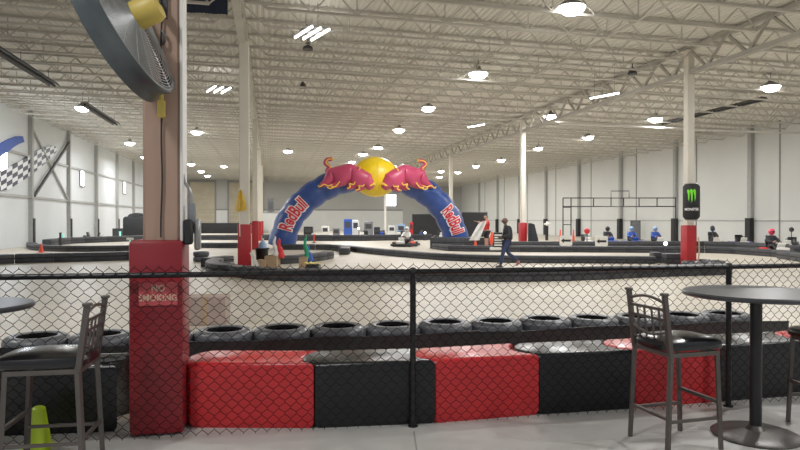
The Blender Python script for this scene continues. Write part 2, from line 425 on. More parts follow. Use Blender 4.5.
for kind, (x, y) in bays:
    zl = 7.3 if kind != 'right' else 7.05
    if kind == 'left': zl = 7.45
    Y = (zl-H)*F/(YH-y); P = Vector(((x-400)/F*Y, Y, zl))
    if P.y*.98-P.x*.2 > 94: continue
    i = ordn.get(kind, 0); ordn[kind] = i+1
    lab = 'glowing high bay lamp, %s one of the %s bay line' % (words[i], kind) if kind not in ('row', 'arch') else 'glowing lamp tucked under the right girder between two lines' if kind == 'row' else 'glowing high bay lamp hanging left of the arch top'
    if hb is None: hb = make_highbay(lab); o = hb; o.location = P
    else: o = copy_tree(hb, P, 0, lab)
    o['group'] = 'high bay lamps'
    ld = bpy.data.lights.new('lamp_light', 'AREA'); ld.shape = 'DISK'; ld.size = .6; ld.energy = LAMP_E; ld.color = (1, .99, .975)
    lo = bpy.data.objects.new('lamp_light', ld); COL.objects.link(lo); lo.location = P - Vector((0,0,.23)); lo.parent = None
    o['label'] = lab
for n_, (u, v, z, lab) in enumerate(((54.6,7.9,7.3,'far'),(62.3,7.9,7.3,'far'),(70,7.9,7.3,'far'),(78,7.9,7.3,'far'),(86,7.9,7.3,'far'),(70,21,7.05,'far'),(78,21,7.05,'far'),(86,21,7.05,'far'),(70,-8,7.45,'far'),(80,-8,7.45,'far'),(88,-8,7.45,'far'),
        (8.0,7.9,7.3,'added unseen overhead lamp above the fence'),(.6,7.9,7.3,'added unseen overhead lamp above the tables'),(8.0,-8,7.45,'added unseen overhead lamp above the left track'),(.6,-4,7.45,'added unseen overhead lamp above the left table'),(14.5,20,7.05,'added unseen overhead lamp above the right track'))):
    P = uv(u, v, z)
    if lab == 'far':
        o = copy_tree(hb, P, 0, 'small far glowing high bay lamp deep in the hall, near the end wall'); o['group'] = 'far high bay lamps'
    else:
        o = copy_tree(hb, P, 0, lab); o['group'] = 'high bay lamps'  # unseen overhead lamps, added to brighten the near end of the hall
    ld = bpy.data.lights.new('lamp_light', 'AREA'); ld.shape = 'DISK'; ld.size = .6; ld.energy = LAMP_E*(1 if lab == 'far' else .85); ld.color = (1, .99, .975)
    lo = bpy.data.objects.new('lamp_light', ld); COL.objects.link(lo); lo.location = P - Vector((0,0,.23))
def fluoro(x, y, z, ang, L, n, gap, label):
    Y = (z-H)*F/(YH-y); P = Vector(((x-400)/F*Y, Y, z))
    t = thing('fluorescent_fixture', label, 'ceiling lamp', P, ang)
    m = MB(); m.rbox((0,0,.06), (n*gap-.1, .3, .07), .02, 1); m.box((0,L*.4,.05),(n*gap,.05,.05)); m.box((0,-L*.4,.05),(n*gap,.05,.05)); m.build('housing', M['lamp_body'], t)
    for k in range(n):
        m = MB(); m.tube([((k-(n-1)/2)*gap, -L/2, 0), ((k-(n-1)/2)*gap, L/2, 0)], .036, 8); m.build('tube', M['tubelight'], t)
    m = MB()
    for yy in (-L*.35, L*.35): m.tube([(0, yy, .09), (0, yy, deck(P.x)-z-.1)], .008, 5)
    m.build('hanger', M['lamp_body'], t)
fluoro(312, 34, 7.2, math.radians(31), 1.3, 3, .27, 'three-tube fluorescent fixture hanging in the middle bay near the left column row')
fluoro(219, 90, 7.3, math.radians(31), 1.35, 3, .32, 'three-tube fluorescent fixture hanging left of the left column row')
fluoro(604, 96, 6.6, math.radians(36), 1.35, 1, .2, 'single strip lamp hanging under the right girder')
fluoro(476, 126, 6.9, math.radians(36), 1.35, 1, .2, 'single strip lamp far down the middle bay')
# tube heaters
for v, z, ua, ub, lab in ((-8.5, 7.0, 21, 28.2, 'near dark tube heater under the left bay roof'), (-8.5, 7.0, 32.5, 39, 'farther dark tube heater under the left bay roof'),
                     (21.4, 6.9, 24.5, 32, 'dark tube heater under the right bay roof')):
    t = thing('tube_heater', lab, 'heater', uv((ua+ub)/2, v, z), ROTU)
    L = ub-ua
    m = MB(); poly = [(-.22,0),(-.12,.14),(.12,.14),(.22,0),(.20,0),(.11,.12),(-.11,.12),(-.20,0)]
    m.prism(poly, lambda p: Vector((p[0], -L/2, p[1])), lambda p: Vector((p[0], L/2, p[1]))); m.build('reflector', M['dark'], t)
    m = MB(); m.tube([(0,-L/2,.03),(0,L/2,.03)], .05, 8); m.build('tube', M['black'], t)
    m = MB()
    for yy in (-L*.4, 0, L*.4): m.tube([(0,yy,.13),(0,yy,deck(v)-z-.72)], .01, 5)
    m.build('hanger', M['dark'], t)
# small hung cameras / speakers
for (x, y, Y, lab) in ((308, 47, 21.0, 'small dark speaker hanging below the joists of the middle bay'), (303, 86, 28, 'second small dark speaker hanging farther down the middle bay'), (632, 72, 23.5, 'dark speaker clamped under the right girder')):
    P = at(x, y, Y)
    t = thing('ceiling_speaker', lab, 'speaker', P, 0)
    m = MB(); m.lathe([(0,-.1),(.18,-.1),(.16,-.04),(.1,.1),(.05,.16),(0,.16)], 14); m.build('horn', M['dark'], t)
    m = MB(); m.tube([(0,0,.15),(0,0,max(.3, 7.3-P.z))], .02, 6); m.build('bracket', M['dark'], t)
# navy banner near the top
t = thing('hanging_banner', 'dark navy banner hanging from the roof beside the taupe column', 'banner', at(207, -12, 17.5), ROTU)
m = MB()
for i in range(12):
    xa = -.56+i*.0935
    m.add([(xa, .02*math.sin(i), -.7), (xa+.0935, .02*math.sin(i+1), -.7-.02), (xa+.0935, .02*math.sin(i+1), .7), (xa, .02*math.sin(i), .7)], [(0,1,2,3)], 0, True)
m.build('cloth', M['navy'], t)
m = MB(); m.tube([(-.62,0,.71),(.62,0,.71)], .025, 6); m.tube([(-.5,0,.71),(-.5,0,.95)], .01, 5); m.tube([(.5,0,.71),(.5,0,.95)], .01, 5); m.build('rod', M['steel'], t)

# ------------------------------------------------------------------ wall graphics on the left
def wallpt(x, y, off=.05):
    r = (x-400)/F; Y = (VL+off)/(.98*r+.2); X = r*Y
    return Vector((-.2*X+.98*Y, 0, H+(YH-y)*Y/F))          # (u, -, z)
chk = [(-6,176),(0,172.5),(15.5,164),(26.7,157.5),(36,151.5),(44.4,147.5),(51,145.8),(56,146.5),(57,151),(52,157),(48,160.5),(40,168),(33,173.5),(26,178.5),(18,183.5),(9,189.5),(0,191),(-6,190)]
pc = [wallpt(*p, .1) for p in chk]
m = MB(); m.prism([(q.x, q.z) for q in pc], lambda p: uv(p[0], VL+.12, p[1]), lambda p: uv(p[0], VL+.02, p[1]))
mc = bpy.data.materials.new('chequered print'); mc.use_nodes = True; nt = mc.node_tree
tc = nt.nodes.new('ShaderNodeTexCoord'); mp = nt.nodes.new('ShaderNodeMapping'); ck = nt.nodes.new('ShaderNodeTexChecker')
mp.vector_type = 'POINT'
# object coords -> wall coords: rotate by -ROTU about z, then slant
mp.inputs['Rotation'].default_value = (0, 0, -ROTU)
sx = nt.nodes.new('ShaderNodeSeparateXYZ'); nt.links.new(tc.outputs['Object'], mp.inputs['Vector']); nt.links.new(mp.outputs['Vector'], sx.inputs[0])
# a = u*.?; sheared second coordinate
sh = nt.nodes.new('ShaderNodeMath'); sh.operation = 'MULTIPLY_ADD'; sh.inputs[1].default_value = -.31
cb = nt.nodes.new('ShaderNodeCombineXYZ')
nt.links.new(sx.outputs['Y'], sh.inputs[0]); nt.links.new(sx.outputs['Z'], sh.inputs[2])
nt.links.new(sx.outputs['Y'], cb.inputs['X']); nt.links.new(sh.outputs[0], cb.inputs['Y']); cb.inputs['Z'].default_value = .5
CHK_SHEAR = sh
su = nt.nodes.new('ShaderNodeVectorMath'); su.operation = 'MULTIPLY'; su.inputs[1].default_value = (1.25, 3.9, 1)
nt.links.new(cb.outputs[0], su.inputs[0]); nt.links.new(su.outputs[0], ck.inputs['Vector'])
ck.inputs['Scale'].default_value = 1.0; ck.inputs['Color1'].default_value = (*s2l(38,42,66), 1); ck.inputs['Color2'].default_value = (*s2l(226,230,234), 1)
nt.links.new(ck.outputs['Color'], nt.nodes['Principled BSDF'].inputs['Base Color'])
tag(m.build('chequered_panel', mc), 'black and white chequered flag panel mounted on the left wall', 'wall sign')
blu = [(-8,152),(-2,146),(4,142),(10,139),(17,136.5),(23,136.3),(24.5,142),(19,144),(14,147),(10,150.5),(4,154),(-4,160)]
pc = [wallpt(*p, .1) for p in blu]
m = MB(); m.prism([(q.x, q.z) for q in pc], lambda p: uv(p[0], VL+.12, p[1]), lambda p: uv(p[0], VL+.02, p[1]))
tag(m.build('blue_swoosh_panel', M['blue']), 'blue curved swoosh panel above the chequered one on the left wall', 'wall sign')

# ------------------------------------------------------------------ foreground fence

fence_y = lambda X: 4.95 + (.165 if X < .1 else .194)*(X-.1)
ft = thing('chain_link_fence', 'black chain-link fence with top rail crossing in front of the barriers', 'fence', (0, 4.9, 0), 0)
FPOS = (-4.0, .1, 2.815, 5.1)
m = MB(); m.tube([(x, fence_y(x), 1.2) for x in (-4.0, .1, 5.1)], .022, 10); m.build('top_rail', M['fence'], ft, True)
for px in FPOS:
    m = MB(); T = Matrix.Translation((px, fence_y(px), 0)); m.tube([(px,fence_y(px),0),(px,fence_y(px),1.205)], .024, 12); m.lathe([(.027,1.18),(.027,1.222),(.018,1.232),(0,1.235)], 12, T)
    m.lathe([(.04,0),(.04,.01),(.024,.016)], 12, T)
    m.build('post', M['fence'], ft, True)
m = MB(); d = .0425; rows = 28; zst = 1.24/rows
x = -4.0; k = 0
while x < 5.1:
    pts = []
    for j in range(rows+1):
        xx = x + (d if (j+k) % 2 else 0)*.985; yy = fence_y(xx) - .027 + (.004 if (j % 2) else -.004); z = .025+j*zst
        for dz in (-.006, .006): pts.append((xx, yy, z+dz))
    m.tube(pts, .0028, 3, caps=False)
    x += d*.985; k += 1
m.build('wire_mesh', M['wire'], ft, True)
# top knuckles
# ------------------------------------------------------------------ plastic barriers
def plan_barrier(P, Q, depth, h, nose, label, m_, name='plastic_barrier', hole=None):
    P = Vector(P); Q = Vector(Q); L = (Q-P).length; ang = math.atan2(Q.y-P.y, Q.x-P.x)
    t = thing(name, label, 'barrier', (P.x, P.y, 0), ang)
    pts = []; K = 10; g = .006
    left = [(g - nose*math.sin(PI*i/K)**.7 if 0 < i < K else g, depth*(1-i/K)) for i in range(K+1)]     # from back to front
    right = [(L-g - nose*math.sin(PI*i/K)**.7 if 0 < i < K else L-g, depth*i/K) for i in range(K+1)]
    poly = left + right
    n = len(poly); c = Vector((L/2, depth/2))
    mb = MB(); vs = []; b = .035
    def ring(s, z):
        out = []
        for (px, py) in poly:
            q = Vector((px, py)); dd = (c-q); dl = dd.length
            out.append((q.x+dd.x/dl*s, q.y+dd.y/dl*s, z))
        return out
    rs = [ring(.03, .0), ring(0, .04), ring(0, h-b), ring(.01, h-b*.35), ring(b, h)]
    for r in rs: vs += r
    fs = []
    for i in range(len(rs)-1):
        for k in range(n): fs.append((i*n+k, i*n+(k+1)%n, (i+1)*n+(k+1)%n, (i+1)*n+k))
    fs.append(tuple((len(rs)-1)*n+k for k in range(n)))
    mb.add(vs, fs, 0, True); mb.build('body', m_, t)
    if hole is not None:
        mb = MB(); mb.lathe([(hole[2],.002),(hole[2],.012),(hole[2]-.03,.014),(hole[2]-.04,.004),(0,.004)], 24, Matrix.Translation((hole[0], hole[1], h)))
        mb.build('dark_disc', M['black'], t)  # flat black disc set on the barrier top
    return t
BP = [(a_, b_+.015) for a_, b_ in [(-4.9,4.3),(-3.9,4.52),(-2.98,4.69),(-1.615,4.888),(-.655,4.876),(.281,4.995),(1.142,5.22),(1.996,5.39),(2.815,5.596),(3.82,5.83),(4.7,6.05),(5.6,6.25)]]
cl = ['black','black','black','red','black','red','black','red','black','red','black']
lb = ['black plastic barrier at the left end behind the left bar chair', 'black plastic barrier behind the legs of the left bar chair', 'black plastic barrier with a round dark disc on top, just left of the taupe column',
      'glossy red plastic barrier just right of the taupe column', 'black plastic barrier between the two big red ones, behind the middle fence post',
      'red plastic barrier right of the middle fence post', 'black plastic barrier left of the right bar chair', 'red plastic barrier behind the right bar chair',
      'black plastic barrier behind the right bar table stem', 'red plastic barrier at the right edge beyond the bar table', 'black plastic barrier last at the right end']
for i in range(len(BP)-1):
    if i in (0, 10): continue
    plan_barrier(BP[i], BP[i+1] if i != 2 else (-2.13,4.82), .5, .5, .11, lb[i], M[cl[i]+'_plastic'], hole=(.73,.22,.12) if i == 2 else None)

# ------------------------------------------------------------------ tyre row behind
def tyre_mesh(R=.3, w=.2, n=36):
    mb = MB(); h = w/2
    prof = [(R*.60,-h*.92),(R*.66,-h),(R*.86,-h*.98),(R*.97,-h*.72),(R,-h*.35),(R,h*.35),(R*.97,h*.72),(R*.86,h*.98),(R*.8,h*1.03),(R*.72,h*1.0),(R*.66,h),(R*.60,h*.92)]
    mb.lathe(prof, n, Matrix.Translation((0,0,h)))
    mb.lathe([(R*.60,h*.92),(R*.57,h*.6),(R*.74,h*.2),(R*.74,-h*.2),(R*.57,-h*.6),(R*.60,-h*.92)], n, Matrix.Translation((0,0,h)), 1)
    return mb
ty0 = None
def tyre(loc, label, group, R=.3):
    global ty0
    if ty0 is None:
        t = thing('tyre', label, 'tyre', loc, 0, group)
        mb = tyre_mesh(); mb.build('casing', [M['rubber'], M['tyre_inside_shade']], t); ty0 = t
        return t
    return copy_tree(ty0, loc, random.random()*6, label, group)
s0 = Vector((-1.815, 6.6, 0)); sd = Vector((.578, .118, 0))
bl0 = None
names = {-3: 'tyre on the black row behind the left bar chair, nearest the left edge'}
for k in range(-3, 11):
    c = s0 + sd*k
    px = 400+c.x/c.y*F
    if k == -3: lab = 'worn black tyre at the far left of the tyre row, beside the round table edge'
    elif k <= -1: lab = 'worn black tyre seen %s the back of the left bar chair' % ('through' if k == -2 else 'between the column and')
    elif k <= 3: lab = 'worn black tyre on the row, %s right of the taupe column' % ['first', 'second', 'third', 'fourth'][k]
    elif k <= 7: lab = 'worn black tyre on the row, %s right of the middle fence post' % ['first', 'second', 'third', 'fourth'][k-4]
    else: lab = 'worn black tyre on the row behind the right bar table, %s from its left' % ['first', 'second', 'third'][k-8]
    tyre(c + Vector((0,0,.272+random.uniform(0,.012))), lab, 'tyres on the near barrier row')
# base blocks under the tyres, faced with belting
for i, (ka, kb) in enumerate(((-4,-1),(-1,2),(2,5),(5,8),(8,11.5))):
    a = s0+sd*(ka-.5); b = s0+sd*(kb-.5); L = (b-a).length; ang = math.atan2(sd.y, sd.x)
    pos = ['behind the left bar chair', 'beside the taupe column', 'behind the middle fence post', 'left of the right bar chair', 'behind the right bar table'][i]
    t = thing('tyre_wall_base', 'long black belted base carrying the tyre row, section '+pos, 'barrier', a, ang)
    for sy in (-1, 1):
        m = MB(); m.rbox((L/2, sy*.215, .135), (L-.01, .15, .268), .03, 2); m.build('rail', M['black_plastic'], t)
    m = MB(); n = 14
    vs = []
    for j in range(n+1):
        x = L*j/n; vs += [(x, -.33-.012*math.sin(x*7+i), .02), (x, -.34-.012*math.sin(x*5), .415+.012*math.sin(x*3.1+i)), (x, -.325-.012*math.sin(x*5), .415+.012*math.sin(x*3.1+i)), (x, -.315, .02)]
    fs = []
    for j in range(n):
        for q in range(4): fs.append((j*4+q, j*4+(q+1)%4, (j+1)*4+(q+1)%4, (j+1)*4+q))
    m.add(vs, fs, 0, True); m.build('belting', M['belt'], t)

# ------------------------------------------------------------------ track barrier rows
def catmull(pts, n=8):
    pts = [Vector(p) for p in pts]; out = []
    for i in range(len(pts)-1):
        p0 = pts[max(i-1,0)]; p1 = pts[i]; p2 = pts[i+1]; p3 = pts[min(i+2, len(pts)-1)]
        for k in range(n):
            t = k/n; out.append(.5*((2*p1)+(-p0+p2)*t+(2*p0-5*p1+4*p2-p3)*t*t+(-p0+3*p1-3*p2+p3)*t**3))
    out.append(pts[-1]); return out
def resample(path, step):
    L = [0]
    for a, b in zip(path, path[1:]): L.append(L[-1]+(b-a).length)
    n = max(1, round(L[-1]/step)); out = []; j = 0
    for i in range(n+1):
        s = L[-1]*i/n
        while j < len(L)-2 and L[j+1] < s: j += 1
        t = (s-L[j])/max(1e-9, L[j+1]-L[j]); out.append(path[j].lerp(path[j+1], min(1, max(0, t))))
    return out
def row(pxs, h, d, step, label, group, m_=None, off=0):
    path = catmull([fl(*p) for p in pxs]); pts = resample(path, step)
    first = None
    for a, b in zip(pts, pts[1:]):
        L = (b-a).length
        if first is None:
            first = thing('barrier_block', label, 'barrier', (0,0,0), 0, group)
            mb = MB(); mb.rbox((0,0,h/2), (L*1.0, d, h), .025, 2)
            mb.build('block', m_ or M['rubber_far'], first)
            mb = MB(); mb.box((0,0,h*.55), (L*.99, d+.012, .05)); mb.build('strap', M['black'], first)
            o = first; L0 = L
        else: o = copy_tree(first, None, None, label, group)
        o.scale = (L/L0*1.003, 1, 1)
        c = (a+b)/2; ang = math.atan2(b.y-a.y, b.x-a.x)
        nrm = Vector((-math.sin(ang), math.cos(ang), 0)); 
        if nrm.y < 0: nrm = -nrm
        c = c + nrm*(d/2+off)
        o.location = c + Vector((0,0,random.uniform(0,.003))); o.rotation_euler = (0, 0, ang)
# A : long front row
row([(228,276.5),(262,280.5),(325,282),(390,282),(460,282),(530,282),(590,280.5),(640,278),(690,276.3),(733,275)], .31, .45, 1.1,
    'low black rubber block of the long row just past the tyres', 'front row barrier blocks')
# left round end of A
row([(226,276),(212,274.5),(205,271.5),(209,268),(222,265.5),(234,264.3)], .31, .4, .8,
    'low black block in the curved left end of the front row', 'front row left end blocks')
# C : second row, segmented
row([(341,250.5),(370,254),(400,257),(430,259.7),(460,261.5),(500,262.8),(545,263.3),(590,263.5),(625,263.8),(656,264)], .27, .45, 1.05,
    'low black block of the second row behind the walking man', 'second row barrier blocks')
# D : oval island at the left arch leg
row([(281,264.5),(300,263.5),(322,261),(334,258.5)], .3, .45, .95, 'low black block on the near side of the oval island left of centre', 'oval island near blocks')
row([(339,254.8),(341,253),(336,250.9),(320,249.9),(300,250),(274,249.9)], .3, .45, 1.1, 'low black block on the far side of the oval island left of centre', 'oval island far blocks')
# E1/E2
row([(432,249),(450,251.3),(480,251.9),(520,252.1),(600,252.6),(660,253),(692,253),(722,253.4),(745,255),(772,257),(800,260),(830,265)], .3, .5, 1.25,
    'black block of the long row in front of the parked karts', 'pit row front blocks')
row([(430,248.6),(450,248.7),(475,248.8),(498,248.8)], .62, .5, 1.6, 'taller black block hiding the foot of the right arch leg', 'arch foot blocks')
row([(502,248.8),(540,248.8),(600,248.6),(680,248.6),(722,248.8),(760,250.8),(800,254),(830,258)], .40, .5, 1.6,
    'black block of the back row right before the parked karts', 'pit row back blocks')
# F : far middle
row([(262,240.2),(300,240.9),(330,241),(365,241),(400,240.4),(432,240)], .46, .5, 2.0, 'far black block beyond the arch in front of distant karts', 'far middle barrier blocks')
# G/H/I : left
row([(-20,265.5),(0,264),(30,263),(70,262),(100,261.2),(133,260.2),(160,259.6)], .34, .5, 1.15, 'black block of the nearest row on the left of the column', 'left near barrier blocks')
row([(26,247.6),(30,250),(45,251.3),(70,252),(100,251.8),(131,251.2),(165,250.6)], .3, .5, 1.25, 'black block of the middle row on the left, behind the orange cone', 'left middle barrier blocks')
row([(42,246.4),(50,245.2),(62,244.2),(84,243.2),(112,242.1),(150,240.8)], .42, .5, 1.9, 'black block of the far row on the left, below the parked kart', 'left far barrier blocks')
# between columns on the left
row([(200,248),(215,248.2),(238,248.2)], .3, .5, 1.2, 'low black block seen between the two left columns, nearer line', 'between columns near blocks')
row([(200,240),(218,240),(238,240)], .4, .5, 1.7, 'low black block seen between the two left columns, farther line', 'between columns far blocks')
row([(188,233.4),(262,233.4)], 1.25, .4, 3.0, 'tall black screen panel far off between the left columns', 'far black screen panels', M['black'])
# big black block beside right column
P = fl(679, 264.3)
t = thing('barrier_block', 'bigger square black block at the foot of the can sign column', 'barrier', P+Vector((0,.3,0)), 0)
m = MB(); m.rbox((0,0,.19), (.86,.5,.375), .04, 2); m.build('block', M['rubber_far'], t); m = MB(); m.box((0,0,.2), (.865,.51,.05)); m.build('strap', M['black'], t)
P = fl(661, 263.5)
t = thing('barrier_block', 'tall narrow black block ending the second row near the can sign column', 'barrier', P+Vector((0,.5,0)), 0)
m = MB(); m.rbox((0,0,.2), (.3,.5,.395), .04, 2); m.build('block', M['rubber_far'], t); m = MB(); m.box((0,0,.22), (.305,.51,.05)); m.build('strap', M['black'], t)
# tyres lying at the right end of the front row
for i, (x, y) in enumerate([(702,268.6),(716,269.8),(730,271.2),(713,266.6),(728,267.8)]):
    tyre(fl(x, y)+Vector((0,.8,.0)), 'flat lying tyre at the right end of the front block row', 'tyres at the right end')
for i, (x, y) in enumerate([(213,270.8),(221,269.2),(213,273),(220,271.6)]):
    tyre(fl(x, y)+Vector((.1,.2,.0)), 'flat lying tyre inside the curved left end of the front row', 'tyres at the left end')
P = fl(199.5, 262)
for k in range(2): tyre(P+Vector((0,.2,.2*k)), ['lower', 'upper'][k]+' tyre of the small stack just right of the taupe column', 'small tyre stack')
# box near tyre row
Pb = Vector((-2.98, 9.9, 0))
t = thing('storage_box', 'grey brown box standing on the track right of the taupe column', 'box', Pb, .1)
m = MB(); m.rbox((0,0,.215), (.62,.45,.43), .012, 1); m.build('carton', M['block'], t)
m = MB(); m.box((0,-.226,.215), (.06,.003,.42)); m.box((0,0,.4315), (.06,.45,.003)); m.build('tape', M['card'], t)

# ------------------------------------------------------------------ column 1 fittings
FV = Vector((.2,-.98,0))   # face normal towards the camera
c1 = uv(5.17, LV, 0)
def c1p(dv, du, z): return c1 + VD*dv + UD*du + Vector((0,0,z))
# no smoking sign
sg = thing('no_smoking_sign', 'faded red sign reading NO SMOKING on the pad of the taupe column', 'sign', c1p(.022,-.195,.97), ROTU)
m = MB(); m.rbox((-.005,-.004,.085), (.27,.006,.17), .002, 1); m.build('panel', M['sign_pink'], sg)
def text_mesh(body, size, off=0., ext=0., spacing=1.):
    cu = bpy.data.curves.new('txt', 'FONT'); cu.body = body; cu.size = size; cu.align_x = 'CENTER'; cu.align_y = 'CENTER'
    cu.offset = off; cu.extrude = ext; cu.space_character = spacing; cu.resolution_u = 3
    o = bpy.data.objects.new('txt', cu); COL.objects.link(o)
    dg = bpy.context.evaluated_depsgraph_get(); me = bpy.data.meshes.new_from_object(o.evaluated_get(dg))
    bpy.data.objects.remove(o); vs = [v.co.copy() for v in me.vertices]; fs = [tuple(p.vertices) for p in me.polygons]
    bpy.data.meshes.remove(me); return vs, fs
for body, z in (('NO', .125), ('SMOKING', .055)):
    vs, fs = text_mesh(body, .066, .0018)
    m = MB(); m.add([(v.x*.92-.005, -.0085, z+v.y) for v in vs], fs); m.build('lettering', M['sign_letter'], sg)
# cable with yellow pendant switch down the column
cb_ = thing('pendant_switch', 'yellow pendant switch on a thin dark cable down the taupe column', 'switch', c1p(0,-.14,0), ROTU)
m = MB(); pts = catmull([(.03,-.05,3.45),(.045,-.02,3.2),(.035,-.02,2.9),(.04,-.015,2.6),(.035,-.015,2.2),(.04,-.012,1.9),(.03,-.012,1.6),(.03,-.016,1.47)], 6)
m.tube(pts, .007, 6); m.build('cable', M['black'], cb_)
m = MB(); m.rbox((.04,-.035,2.42), (.055,.045,.13), .012, 2); m.tube([(.04,-.03,2.485),(.04,-.03,2.53)], .015, 8); m.build('switch_body', M['fan_yellow'], cb_)
m = MB(); m.tube(catmull([(.045,-.03,3.0),(.06,-.04,2.97),(.06,-.04,2.92),(.045,-.03,2.9)], 5), .012, 6); m.build('hook', M['dark'], cb_)
# electrical box + conduit on the right face
eb = thing('junction_box', 'black and grey electrical box with bent conduit on the taupe column side', 'electrical box', c1p(.22,-.08,0), ROTU)
m = MB(); m.rbox((.0,-.02,1.51), (.06,.14,.19), .012, 1); m.build('black_box', M['black'], eb)
m = MB(); m.rbox((.02,.02,1.655), (.055,.07,.15), .012, 2); m.build('conduit_body', M['grey'], eb)
m = MB(); m.rbox((.06,.04,1.49), (.045,.1,.24), .012, 1); m.build('grey_box', M['steel'], eb)
m = MB(); m.tube(catmull([(.02,0,1.72),(.02,0,1.78),(.0,0,1.84),(-.03,0,1.89),(-.042,0,1.95)], 6), .012, 8); m.build('conduit', M['steel'], eb)
m = MB(); m.box((-.04,0,1.5),(.06,.05,.05)); m.build('bracket', M['dark'], eb)

# ------------------------------------------------------------------ drum fan on column 1
nF = Vector((-.905, .0, -.42)).normalized()
Yf = 4.4
cback = at(132, 19, Yf)
ftg = thing('drum_fan', 'large grey drum fan with yellow motor mounted high on the taupe column', 'fan', cback, 0)
Q = nF.to_track_quat('Z', 'Y').to_matrix().to_4x4()
def FM(v): return Q @ Vector(v)
R = .54; Dp = .15
m = MB(); m.lathe([(R-.03,0),(R,0),(R+.006,.02),(R-.008,.06),(R-.008,Dp-.04),(R+.012,Dp-.01),(R+.012,Dp),(R-.02,Dp),(R-.03,.1)], 56, Q, closed=True); m.build('drum', M['fan_steel'], ftg)
def guard(zc, dome, sgn, rings, wires, wr):
    mb = MB()
    for i in range(1, rings+1):
        r = R*.97*i/rings; z = zc + sgn*dome*(1-(i/rings)**2)
        mb.tube([FM((r*math.cos(a), r*math.sin(a), z)) for a in [2*PI*k/48 for k in range(48)]], wr, 4, closed=True)
    for k in range(wires):
        a = 2*PI*k/wires
        mb.tube([FM((R*.97*t*math.cos(a+.25*(1-t)), R*.97*t*math.sin(a+.25*(1-t)), zc+sgn*dome*(1-t*t))) for t in (.12,.4,.7,1)], wr, 4)
    return mb
guard(Dp, .06, 1, 22, 16, .003).build('front_guard', M['fan_wire'], ftg)
guard(0, .04, -1, 26, 20, .003).build('rear_guard', M['fan_wire'], ftg)
for b in range(4):
    mb = MB(); rows_ = []
    for i in range(8):
        t = i/7; r = .09+t*(R-.13); w = .10+.12*math.sin(t*2.2); a0 = 2*PI*b/4+.3*t
        for sgn in (-1, -.33, .33, 1):
            a = a0 + sgn*w/ max(r, .12)*.75
            rows_.append(FM((r*math.cos(a), r*math.sin(a), .095+.05*sgn*(1-.4*t))))
    fs = [(i*4+j, i*4+j+1, i*4+j+5, i*4+j+4) for i in range(7) for j in range(3)]
    mb.add(rows_, fs, 0, True); mb.build('blade', M['fan_dark'], ftg)
mb = MB(); mb.lathe([(0,.15),(.07,.15),(.09,.12),(.09,.06),(0,.05)], 20, Q); mb.build('hub', M['fan_dark'], ftg)
mb = MB(); mb.lathe([(0,.02),(.085,.02),(.1,-.01),(.1,-.17),(.085,-.21),(.03,-.22),(0,-.22)], 24, Q)
mb.build('motor', M['fan_yellow'], ftg)
# yoke to the column
cF = c1p(-.02,-.15,0)
mb = MB()
pb = FM((0,0,-.2)); tgt = Vector((cF.x, cF.y, 3.15)) - cback
mb.bar(pb, tgt + Vector((0,0,.1)), .04, .06); mb.box(tgt + Vector((0,0,.1)), (.2,.03,.3), rot=RZ)
mb.build('mounting_arm', M['dark'], ftg)

